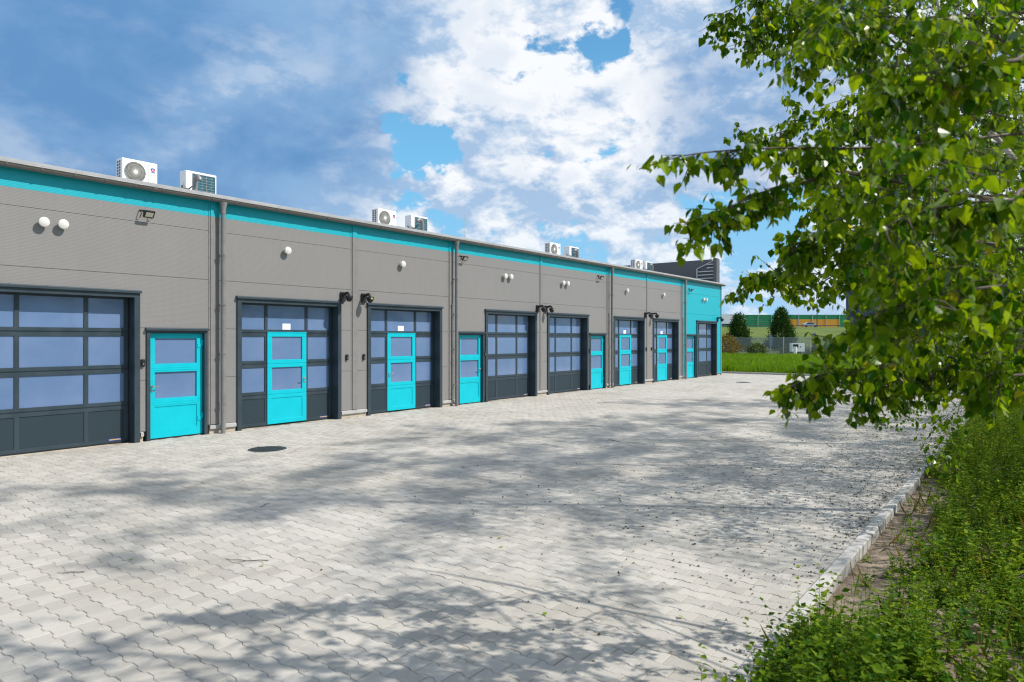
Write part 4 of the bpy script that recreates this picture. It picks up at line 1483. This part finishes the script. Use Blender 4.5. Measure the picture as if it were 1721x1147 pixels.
# the 300 leaves that show largest are single parts, the others one mass
cp3 = ld[0] - np.array((0, 0, 1.955))
fz_ = cp3 @ np.array(CF); fr2 = cp3 @ np.array(CR); fu = cp3[:, 2]
inv = (fz_ > .9) & (np.abs(fr2 / np.maximum(fz_, .1)) < .74) & (np.abs(fu / np.maximum(fz_, .1)) < .49)
clear = fz_ > 1.25                                     # nothing brushes the lens
score = np.where(inv & clear, ld[3] / np.maximum(fz_, .1), 0)
pick = np.argsort(-score)[:300]
ismain = np.zeros(len(score), bool); ismain[pick] = True
oth = ~ismain & clear
lv_, lf_ = leaf_cloud(ld[0][oth] - np.array(NT0), ld[1][oth], ld[2][oth], ld[3][oth], LEAF6_V, LEAF6_F)
fo = link('foliage', raw_mesh('foliage', lv_, lf_), 'birch_leaf', nb_t)
fo['kind'] = 'stuff'
lmesh = raw_mesh('leaf', LEAF6_V, LEAF6_F)
for i in pick:
    a = unit(ld[1][i][None])[0]
    n_ = ld[2][i] - a * ld[2][i].dot(a)
    n_ = n_ / np.linalg.norm(n_)
    w_ = np.cross(a, n_)
    o = link('leaf', lmesh, 'birch_leaf', nb_t)
    M3 = Matrix((w_, a, n_)).transposed().to_4x4()
    o.matrix_local = Matrix.Translation(Vector(ld[0][i] - np.array(NT0))) @ M3 @ Matrix.Scale(float(ld[3][i]), 4)

# ================================================================== WEEDS OF THE VERGE
rs = np.random.default_rng(33)


def soil_z(x, y):
    return -.055 + .035 * mn.noise(Vector((x * .9, y * .9, 0)))


def weed(x, y, h, nst, lsz, spread, rs):
    out = []
    for s in range(nst):
        az = rs.random() * 2 * PI
        lean = spread * rs.random()
        hh = h * rs.uniform(.55, 1.1)
        n = max(4, int(hh / max(.024, lsz * .55)))
        t = np.linspace(.05, 1, n)
        bx = x + math.cos(az) * (lean * hh * t ** 1.5) + rs.normal(0, .02)
        by = y + math.sin(az) * (lean * hh * t ** 1.5) + rs.normal(0, .02)
        bz = soil_z(x, y) + hh * t * (1 - .15 * lean * t)
        st = np.stack([bx, by, bz], 1)
        rep = 2
        P_ = np.repeat(st, rep, 0)
        a = rs.random(len(P_)) * 2 * PI
        o = np.stack([np.cos(a), np.sin(a), rs.uniform(-.3, .6, len(P_))], 1)
        nm = np.stack([-np.cos(a) * .4, -np.sin(a) * .4, np.ones(len(P_))], 1) + rs.normal(0, .3, (len(P_), 3))
        sz = lsz * rs.uniform(.6, 1.3, len(P_)) * np.repeat(1.15 - .65 * t, rep)
        out.append((P_, o, nm, sz, sz * .9))
        # stem as two crossed slivers
        for q in (0, 1):
            out.append((st[:1], (st[-1:] - st[:1]), np.array([[1., 0, 0]]) if q else np.array([[0, 1., 0]]), np.array([np.linalg.norm(st[-1] - st[0])]), np.array([-.012])))
    return out


def patchy(x, y):
    return mn.noise(Vector((x * .55, y * .8, 7))) + .5 * mn.noise(Vector((x * 1.7, y * 1.7, 2)))


wd = []
for k in range(8600):
    x = 1.6 + (rs.random() ** 1.6) * 25
    y = rs.uniform(-2.0, 1.24)
    if k < 240:
        x, y = rs.uniform(3.0, 4.9), rs.uniform(.55, 1.20)
    edge = KY0 - y
    d_ = patchy(x, y)
    # bare soil beside the kerb and a few open patches
    bare = (edge < .42 + .25 * d_ and 5.0 < x < 10.8) or (d_ < -.38 and edge > .1 and x < 8) or (edge < .05 and k >= 240) or math.hypot(x - 5.15, (y - .28) * 1.2) < .33
    if bare and rs.random() > .07: continue
    if x > 12 and rs.random() < .3: continue
    h = rs.uniform(.08, .24) + (.24 if edge > .55 else .02) * rs.random() + (.20 * rs.random() if x > 8.5 else 0)
    if k < 240: h += rs.uniform(.05, .20)
    if x > 11: h += .25 * rs.random() * min(1, edge * 2 + .3)
    if d_ > -.12 and rs.random() < .42:
        wd += weed(x, y, h + rs.uniform(.05, .22), rs.integers(1, 3), rs.uniform(.06, .10), rs.uniform(.2, .6), rs)
        continue
    wd += weed(x, y, h, rs.integers(1, 4), rs.uniform(.030, .062), rs.uniform(.3, 1.0), rs)
wp = [np.concatenate([w[k] for w in wd]) for k in range(5)]
stm = wp[4] < 0
va, fa = leaf_cloud(wp[0][~stm], wp[1][~stm], wp[2][~stm], wp[3][~stm], LEAF2_V * np.array((.75, 1, 1)), LEAF2_F)
vb, fb = leaf_cloud(wp[0][stm], wp[1][stm], wp[2][stm], wp[3][stm], SLIM_V * np.array((1, 1, 0)), LEAF2_F, -wp[4][stm])
v_, f_ = merge([(va, fa), (vb, fb)])
tag(link('weeds', raw_mesh('weeds', v_, f_), 'weed_leaf'), 'dense low green weeds covering the soil beside the kerb', 'weeds', kind='stuff')
# thin grass tufts
gp = []
n = 700
x = 1.8 + rs.random(n) ** 1.5 * 22; y = rs.uniform(-1.2, 1.22, n)
ok = ~((KY0 - y < .55) & (x > 5.3) & (x < 10.5)) | (rs.random(n) < .12)
x, y = x[ok], y[ok]
x = np.repeat(x, 7) + rs.normal(0, .025, len(x) * 7); y = np.repeat(y, 7) + rs.normal(0, .025, len(y) * 7)
y = np.minimum(y, 1.26)
az = rs.random(len(x)) * 2 * PI
P_ = np.stack([x, y, np.full(len(x), -.06)], 1)
o_ = np.stack([np.cos(az) * .5, np.sin(az) * .5, np.ones(len(x))], 1)
n_ = np.stack([np.cos(az), np.sin(az), np.zeros(len(x))], 1)
hs = rs.uniform(.06, .20, len(x))
v_, f_ = leaf_cloud(P_, o_, -n_, hs, BLADE_V, BLADE_F, np.full(len(x), .007))
tag(link('verge_grass', raw_mesh('verge_grass', v_, f_), 'grass_blade'), 'thin grass blades growing among the weeds', 'grass', kind='stuff')


# dead stalks and dry blades between them
n = 260
x = np.repeat(2.5 + rs.random(n) ** 1.4 * 14, 4) + rs.normal(0, .05, n * 4); y = np.repeat(rs.uniform(-.8, 1.2, n), 4) + rs.normal(0, .05, n * 4)
y = np.minimum(y, 1.25)
az = rs.random(len(x)) * 2 * PI
v_, f_ = leaf_cloud(np.stack([x, y, np.full(len(x), -.06)], 1), np.stack([np.cos(az) * .8, np.sin(az) * .8, rs.uniform(.2, 1.3, len(x))], 1),
                    np.stack([-np.cos(az), -np.sin(az), np.full(len(x), .4)], 1), rs.uniform(.10, .34, len(x)), BLADE_V, BLADE_F, np.full(len(x), .005))
tag(link('dry_stalks', raw_mesh('dry_stalks', v_, f_), 'dry_leaf'), 'dry brown stalks and blades among the green weeds', 'dry grass', kind='stuff')


def leafy_plant(x, y, h, nleaf, size, label, lean=(0, 0)):
    t = thing('plant', (x, y, soil_z(x, y)), label, 'plant', 'taller plants in the verge')
    z0 = soil_z(x, y)
    st = [(x + lean[0] * k / 6 * h, y + lean[1] * k / 6 * h, z0 - .02 + h * k / 6) for k in range(7)]
    MB().tube(st, [.006 - .0006 * k for k in range(7)], 6).build('stem', 'stem_green', t)
    for k in range(nleaf):
        f = .12 + .88 * (k + .5) / nleaf
        a = k * 2.4 + rs.normal(0, .3)
        sz = size * (1.15 - .55 * f) * rs.uniform(.8, 1.15)
        p = np.array([[np.interp(f * 6, range(7), [q[i] for q in st]) for i in range(3)]])
        ax = np.array([[math.cos(a), math.sin(a), rs.uniform(-.25, .45)]])
        v_, f_ = leaf_cloud(p - np.array(ORG[t.name]), ax, np.array([[-.3 * math.cos(a), -.3 * math.sin(a), 1.]]), np.array([sz]), LEAF6_V, LEAF6_F, np.array([sz * .8]))
        link('leaf', raw_mesh('leaf', v_, f_), 'plant_leaf', t)


leafy_plant(11.55, 1.20, .62, 14, .13, 'tall nettle-like plant leaning over the kerb edge', (.05, .22))
leafy_plant(4.02, 1.20, .26, 12, .075, 'dark-leaved plant at the near end of the kerb', (0, .1))
leafy_plant(4.95, .55, .34, 16, .085, 'bushy broad-leaved plant in the weeds near the bare soil', (.05, .1))
leafy_plant(5.35, .34, .30, 12, .11, 'weed with long drooping leaves beside the sandy patch', (-.2, .1))
leafy_plant(6.6, .42, .42, 16, .09, 'upright leafy plant among the weeds left of the sapling', (0, .05))
leafy_plant(13.2, 1.02, .75, 20, .12, 'tall leafy plant at the edge of the dense weeds', (0, .1))

# ================================================================== LITTER ON THE PAVING
rs = np.random.default_rng(44)
n = 30000
x = 3.5 + rs.random(n) * 26; y = KY1 + .05 + rs.random(n) ** 1.7 * 9.5
dens = np.exp(-((y - 1.4) / 3.2) ** 2) * np.clip((x - 4.5) / 4, .06, 1) * np.clip((34 - x) / 10, .2, 1)
ok = rs.random(n) < dens
x, y = x[ok], y[ok]
# a good part of it gathers in the joints
snap = rs.random(len(x)) < .55
x = np.where(snap, np.round((x + 2.93) / .139) * .139 - 2.93 + .0695 + rs.normal(0, .008, len(x)), x)
az = rs.random(len(x)) * 2 * PI
P_ = np.stack([x, y, np.full(len(x), .004)], 1)
o_ = np.stack([np.cos(az), np.sin(az), rs.uniform(-.05, .25, len(x))], 1)
n_ = rs.normal(0, .5, (len(x), 3)) + np.array((0, 0, 1.0))
v_, f_ = leaf_cloud(P_, o_, n_, rs.uniform(.009, .030, len(x)))
tag(link('leaf_litter', raw_mesh('leaf_litter', v_, f_), 'litter'), 'small brown catkins and leaf scraps strewn on the pavers', 'litter', kind='stuff')
for gx_, gy_, lb in ((3.35, 5.25, 'green leaf lying beside the long foreground twig'), (2.75, 6.35, 'yellow green leaf alone on the sunlit pavers at lower left'),
                     (5.2, 4.15, 'upper of two green leaves on the pavers at mid front'), (5.0, 3.95, 'lower of two green leaves on the pavers at mid front'),
                     (4.5, 1.95, 'green leaf on the pavers nearest the kerb'), (3.95, 2.75, 'pale green leaf on the pavers at the bottom edge'),
                     (6.1, 1.62, 'dark green leaf against the kerb')):
    v_, f_ = leaf_cloud(np.zeros((1, 3)), np.array([[rs.normal(), rs.normal(), .15]]), np.array([[rs.normal(0, .3), rs.normal(0, .3), 1.]]), np.array([rs.uniform(.035, .05)]), LEAF6_V, LEAF6_F)
    tag(link('fallen_leaf', raw_mesh('fallen_leaf', v_, f_), 'fallen_leaf', None, (gx_, gy_, .008)), lb, 'leaf', 'green leaves fallen on the pavers')
for gx_, gy_, a_, l_, lb in ((3.45, 5.35, 2.2, .42, 'long thin twig lying on the pavers in the foreground'), (2.35, 6.3, 2.4, .22, 'short twig on the sunlit pavers at lower left'),
                             (4.5, 7.1, .6, .25, 'thin twig on the pavers at the left edge of the shade'), (11.4, 6.2, 1.0, .5, 'forked twig on the shaded pavers in mid yard'),
                             (13.2, 2.9, .4, .7, 'long dark twig on the shaded pavers near the kerb')):
    t = thing('twig', (gx_, gy_, .006), lb, 'twig', 'twigs fallen on the pavers')
    pp = [(gx_ + math.cos(a_) * l_ * k / 5 + rs.normal(0, .008), gy_ + math.sin(a_) * l_ * k / 5 + rs.normal(0, .008), .006 + .003 * (k % 2)) for k in range(6)]
    MB().tube(pp, [.004, .0035, .003, .0028, .002, .0012], 5).build('stalk', 'twig', t)
    MB().tube([pp[2], (pp[2][0] + math.cos(a_ + .6) * l_ * .3, pp[2][1] + math.sin(a_ + .6) * l_ * .3, .012)], [.0025, .001], 5).build('side_shoot', 'twig', t)

# ================================================================== BEYOND THE YARD
rs = np.random.default_rng(55)


def fp(z, r, h=0.0):
    """a spot at depth z and sideways r of the viewing direction"""
    return Vector((CF.x * z + CR.x * r, CF.y * z + CR.y * r, h))


# tall grass
n = 130000
x = FX + .15 + (rs.random(n) ** 1.35) * 34
y = rs.uniform(2, 34, n)
z = x * CF.x + y * CF.y; r = x * CR.x + y * CR.y
ok = (r / z > .26) & (r / z < .72) & (y < 15 + (x - FX) * .6)
x, y = x[ok], y[ok]
tuft = np.array([mn.noise(Vector((a * .8, b * .8, 0))) for a, b in zip(x, y)])
az = rs.random(len(x)) * 2 * PI
P_ = np.stack([x, y, np.full(len(x), -.06)], 1)
o_ = np.stack([np.cos(az) * .7, np.sin(az) * .7, np.ones(len(x))], 1)
n_ = np.stack([-np.cos(az), -np.sin(az), np.full(len(x), .3)], 1)
hs = (rs.uniform(.30, .60, len(x)) + .22 * tuft) * np.clip((x - FX) / .6 + .35, .35, 1)
v_, f_ = leaf_cloud(P_, o_, n_, hs, BLADE_V, BLADE_F, rs.uniform(.014, .034, len(x)))
tag(link('tall_grass', raw_mesh('tall_grass', v_, f_), 'grass_blade'), 'tall bright green grass behind the far kerb', 'grass', kind='stuff')

# embankment with the road on top
sec = [(112, -.2), (122, .6), (140, 2.0), (165, 3.8), (188, 5.0), (192, 5.12), (226, 5.12), (245, 3.0), (262, -.2)]
vs, fs = [], []
rr = np.linspace(-160, 420, 59)
for k in rr:
    for zz_, h in sec: vs.append(fp(zz_, k, h + .25 * mn.noise(Vector((k * .07, zz_ * .05, 0))) * (0 if 188 <= zz_ <= 230 else 1)))
S_ = len(sec)
for a in range(len(rr) - 1):
    for b in range(S_ - 1):
        i = a * S_ + b
        fs.append((i, i + 1, i + S_ + 1, i + S_))
tag(MB().add(vs, fs).build('embankment', 'bank_grass', smooth=True), 'grassy embankment carrying the road', kind='structure')
tag(MB().add([fp(194, -160, 5.14), fp(194, 420, 5.14), fp(208, 420, 5.14), fp(208, -160, 5.14)], [(0, 1, 2, 3)]).build('road', 'road_asphalt'), 'asphalt road on top of the embankment', kind='structure')


def obox(m, z0, z1, r0, r1, h0, h1):
    vs = [fp(z, r_, h) for h in (h0, h1) for z in (z0, z1) for r_ in (r0, r1)]
    return m.add(vs, [(0, 2, 3, 1), (4, 5, 7, 6), (0, 1, 5, 4), (2, 6, 7, 3), (0, 4, 6, 2), (1, 3, 7, 5)])


nbar = thing('noise_barrier', fp(211, 90, 5.0), 'green noise barrier with an orange stretch along the embankment road', 'noise barrier')
r0 = 71.76 - 8 * 4.2
for k in range(32):
    a = r0 + k * 4.2
    obox(MB(), 210.8, 211.2, a - .08, a + .08, 5.0, 9.35).build('post', 'galvanised', nbar)
    orange = 84.0 < a < 99.0
    nrow = 6
    for q in range(nrow):
        h0, h1 = 5.05 + q * .70, 5.05 + (q + 1) * .70 - .012
        obox(MB(), 210.9, 211.1, a + .125, a + 4.2 - .125, h0, h1).build('barrier_board', 'barrier_orange' if orange and q < 4 else 'barrier_green', nbar)
gr_ = thing('guardrail', fp(192.5, 80, 5.1), 'grey steel guardrail along the embankment road', 'guardrail')
obox(MB(), 192.4, 192.5, 20, 170, 5.45, 5.68).build('rail', 'rail_dark', gr_)
for k in range(30):
    obox(MB(), 192.52, 192.62, 22 + k * 5, 22.12 + k * 5, 5.0, 5.6).build('post', 'rail_dark', gr_)

# lorry
lo = thing('truck', fp(200, 62, 5.14), 'white lorry with box trailer on the embankment road', 'truck')
obox(MB(), 198.8, 201.3, 50.5, 64.2, 6.2, 9.05).build('trailer', 'truck_white', lo)
obox(MB(), 198.9, 201.2, 50.5, 64.0, 5.85, 6.19).build('chassis', 'anthracite', lo)
cb = MB()
prof_ = [(64.6, 5.7), (66.9, 5.7), (67.0, 7.2), (66.75, 8.2), (66.2, 8.9), (65.2, 9.1), (64.6, 9.1)]
for z_ in (198.9, 201.2): cb.v += [tuple(fp(z_, a, b)) for a, b in prof_]
nP = len(prof_)
cb.f += [tuple(range(nP)), tuple(range(2 * nP - 1, nP - 1, -1))] + [(i, i + nP, (i + 1) % nP + nP, (i + 1) % nP) for i in range(nP)]
cabm = cb.build('cab', 'truck_white', lo)
obox(MB(), 198.86, 198.899, 65.6, 66.6, 7.3, 8.1).build('side_window', 'car_glass', lo)
for a in (52.5, 54, 55.5, 63.0, 66.0):
    MB().disc(fp(198.7, a, 5.65), CF, .5, .5, .35, 14).build('wheel', 'rubber', lo)

# car
ca = thing('car', fp(199, 87, 5.14), 'silver car passing the orange barrier boards', 'car')
def car_body(prof_, z0, z1, name, mat):
    m = MB()
    nP = len(prof_)
    for z_ in (z0, z1): m.v += [tuple(fp(z_, 84.6 + a, 5.14 + b)) for a, b in prof_]
    m.f += [tuple(range(nP)), tuple(range(2 * nP - 1, nP - 1, -1))] + [(i, i + nP, (i + 1) % nP + nP, (i + 1) % nP) for i in range(nP)]
    return m.build(name, mat, ca)
car_body([(0, .3), (4.3, .3), (4.35, .75), (3.6, .92), (2.9, 1.40), (1.3, 1.45), (.45, .98), (.02, .85)], 198.2, 199.9, 'body', 'car_silver')
car_body([(.75, .98), (3.25, .98), (2.8, 1.34), (1.35, 1.38)], 198.16, 198.19, 'side_window', 'car_glass')
for a in (.85, 3.45):
    MB().disc(fp(198.1, 84.6 + a, 5.46), CF, .32, .32, .25, 14).build('wheel', 'rubber', ca)

# street lamp by the road
p = fp(190, 84.9, 5.1)
t = thing('street_lamp', p, 'tall grey street lamp rising above the noise barrier', 'street lamp')
MB().tube([p, p + Vector((0, 0, 10.2))], [.14, .08], 8).build('pole', 'anthracite', t)
MB().tube([p + Vector((0, 0, 10.15)), p + CR * .9 + Vector((0, 0, 10.75))], .05, 6).build('arm', 'anthracite', t)
obox(MB(), 189.8, 190.2, 85.75, 86.6, 15.75, 15.95).build('lamp_head', 'anthracite', t)

# dark blue billboard tower
t = thing('billboard', fp(82, 45, 0), 'large navy blue billboard tower half hidden by birch leaves', 'billboard')
obox(MB(), 81.6, 82.4, 40.3, 50.4, 2.25, 14.9).build('board', 'navy', t)
for a in (42.6, 48.0): obox(MB(), 81.8, 82.2, a, a + .3, -.2, 2.24).build('post', 'galvanised', t)
text_mesh('lettering', 'RESTO', .62, 'galvanised', t, fp(81.57, 42.2, 2.95), (R(90), 0, YAW - R(90)), .01, .0, 1.0)

# wire fence across the meadow
fe = thing('fence', (77, 22, 0), 'grey wire mesh fence with steel posts across the meadow', 'fence')
for k in range(18):
    y = -14 + k * 2.75
    MB().box(77.0, 77.07, y, y + .07, -.1, 2.1).build('post', 'galvanised', fe)
    MB().box(77.03, 77.036, y + .08, y + 2.74, .05, 2.0).build('mesh_panel', 'wire_mesh', fe)
    MB().box(77.02, 77.05, y + .08, y + 2.74, 2.005, 2.035).build('top_rail', 'galvanised', fe)

# control cabinet, parking post and road signs by the fence
p = Vector((75.9, 19.95, 0))
t = thing('control_cabinet', (p.x, p.y, 0), 'white control cabinet with dark screen behind the wire fence', 'cabinet')
q = fp(77.2, 0); 
def cbox(m, c, d0, d1, a, b, h0, h1):
    vs = [c + CF * z + CR * r_ + Vector((0, 0, h)) for h in (h0, h1) for z in (d0, d1) for r_ in (a, b)]
    return m.add(vs, [(0, 2, 3, 1), (4, 5, 7, 6), (0, 1, 5, 4), (2, 6, 7, 3), (0, 4, 6, 2), (1, 3, 7, 5)])
cbox(MB(), p, 0, .6, -.68, .68, .55, 1.45).build('casing', 'white_enamel', t)
cbox(MB(), p, -.02, -.001, -.55, .0, 1.0, 1.33).build('screen', 'car_glass', t)
cbox(MB(), p, -.02, -.001, .22, .30, .98, 1.15).box(p.x - .01, p.x + .01, p.y, p.y + .01, .6, .61).build('latch', 'anthracite', t)
for a in (-.5, .4): cbox(MB(), p, .1, .5, a, a + .1, -.1, .549).build('leg', 'galvanised', t)
p = Vector((73.4, 19.6, 0))
t = thing('marker_post', (p.x, p.y, 0), 'short white marker post before the control cabinet', 'post')
MB().disc(p + Vector((0, 0, -.05)), (0, 0, 1), .10, .09, .4, 12).build('foot', 'anthracite', t)
MB().disc(p + Vector((0, 0, .36)), (0, 0, 1), .15, .15, .75, 12).build('sleeve', 'white_enamel', t)
for x, y, h, lb, rnd in ((76.3, 18.5, 2.35, 'round road sign on a grey post by the meadow fence', True), (88.5, 26.6, 2.1, 'small blue road sign behind the meadow fence', False)):
    t = thing('road_sign', (x, y, 0), lb, 'road sign', 'road signs beyond the yard')
    MB().tube([(x, y, -.1), (x, y, h)], .05, 8).build('post', 'galvanised', t)
    c = Vector((x, y, h - .1))
    if rnd:
        MB().disc(c - CF * .06, -CF, .27, .27, .02, 20).build('sign_face', 'sign_blue', t)
        cbox(MB(), c, -.08, -.06, -.18, .18, -1.5, -.45).build('sign_plate', 'parapet_grey', t)
    else:
        m = MB()
        cbox(m, c, -.08, -.06, -.22, .22, -1.0, .0)
        m.add([c - CF * .08 + CR * -.3, c - CF * .08 + CR * .3, c - CF * .08 + Vector((0, 0, .5))], [(0, 1, 2)])
        m.build('sign_face', 'sign_blue', t)


def clump_tree(loc, h, rb, n, size, mat, label, name, cat, cone=True, grp=None):
    t = thing(name, loc, label, cat, grp)
    x0_, y0_, z0_ = loc
    MB().tube([(x0_, y0_, z0_ - .2), (x0_, y0_, z0_ + h * .8)], [h * .018, .03], 7).build('trunk', 'bark_brown', t)
    nc = 240
    f = rs.random(nc) ** 1.3
    if cone:
        R_ = rb * (np.clip(1 - f, 0, 1) ** .75) * np.clip(f / .10 + .55, 0, 1)
        zc = z0_ + .25 + (h - .25) * f
    else:
        R_ = rb * np.sqrt(np.clip(1 - (f * 2 - 1) ** 2, .02, 1)) * rs.uniform(.8, 1.1, nc)
        zc = z0_ + .1 + h * .9 * f
    az = rs.random(nc) * 2 * PI
    rad = R_ * np.sqrt(rs.uniform(.25, 1, nc))
    cc = np.stack([x0_ + np.cos(az) * rad, y0_ + np.sin(az) * rad, zc], 1)
    k = rs.integers(0, nc, n)
    cs = (.08 + .10 * rs.random(nc)) * rb
    P_ = cc[k] + rs.normal(0, 1, (n, 3)) * cs[k][:, None] * np.array((1, 1, .8))
    P_[:, 2] = np.maximum(P_[:, 2], z0_ - .05)
    out = unit(P_ - np.array((x0_, y0_, z0_ + h * .3)))
    v_, f_ = leaf_cloud(P_ - np.array(loc), out + rs.normal(0, .6, (n, 3)), rs.normal(0, 1, (n, 3)) + out, rs.uniform(.6, 1.3, n) * size)
    o = link('crown', raw_mesh('crown', v_, f_), mat, t)
    o['kind'] = 'stuff'


clump_tree((104.5, 36.3, .2), 5.1, 2.1, 16000, .20, 'conifer_leaf', 'rounded dark green conical tree beside the lorry', 'conical_tree', 'tree', grp='conical trees before the embankment')
clump_tree((113.7, 32.5, .3), 6.3, 2.35, 18000, .20, 'conifer_leaf', 'pointed dark green conical tree before the green barrier', 'conical_tree', 'tree', grp='conical trees before the embankment')
clump_tree((108.5, 18.6, .3), 4.2, 1.8, 5000, .22, 'conifer_leaf', 'dark tree left of the billboard foot', 'conical_tree', 'tree', grp='conical trees before the embankment')
clump_tree((71.6, 26.3, -.1), 2.35, 1.55, 4500, .13, 'dry_leaf', 'ochre bush at the corner of the building', 'bush', 'bush', False, 'bushes by the fence')
clump_tree((75.2, 24.1, -.1), 1.45, .95, 2500, .12, 'shrub_leaf', 'small dark bush beside the ochre bush', 'bush', 'bush', False, 'bushes by the fence')
clump_tree((79.3, 21.9, -.1), 1.0, 1.1, 2200, .12, 'shrub_leaf', 'low olive bush left of the control cabinet', 'bush', 'bush', False, 'bushes by the fence')
clump_tree((80.2, 19.3, -.1), 1.0, 1.5, 2400, .12, 'shrub_leaf', 'low olive bush right of the control cabinet', 'bush', 'bush', False, 'bushes by the fence')
clump_tree((98, 38.5, .2), 3.0, 2.0, 4000, .2, 'conifer_leaf', 'dark bush just beyond the corner of the building', 'bush', 'bush', False, 'bushes by the fence')
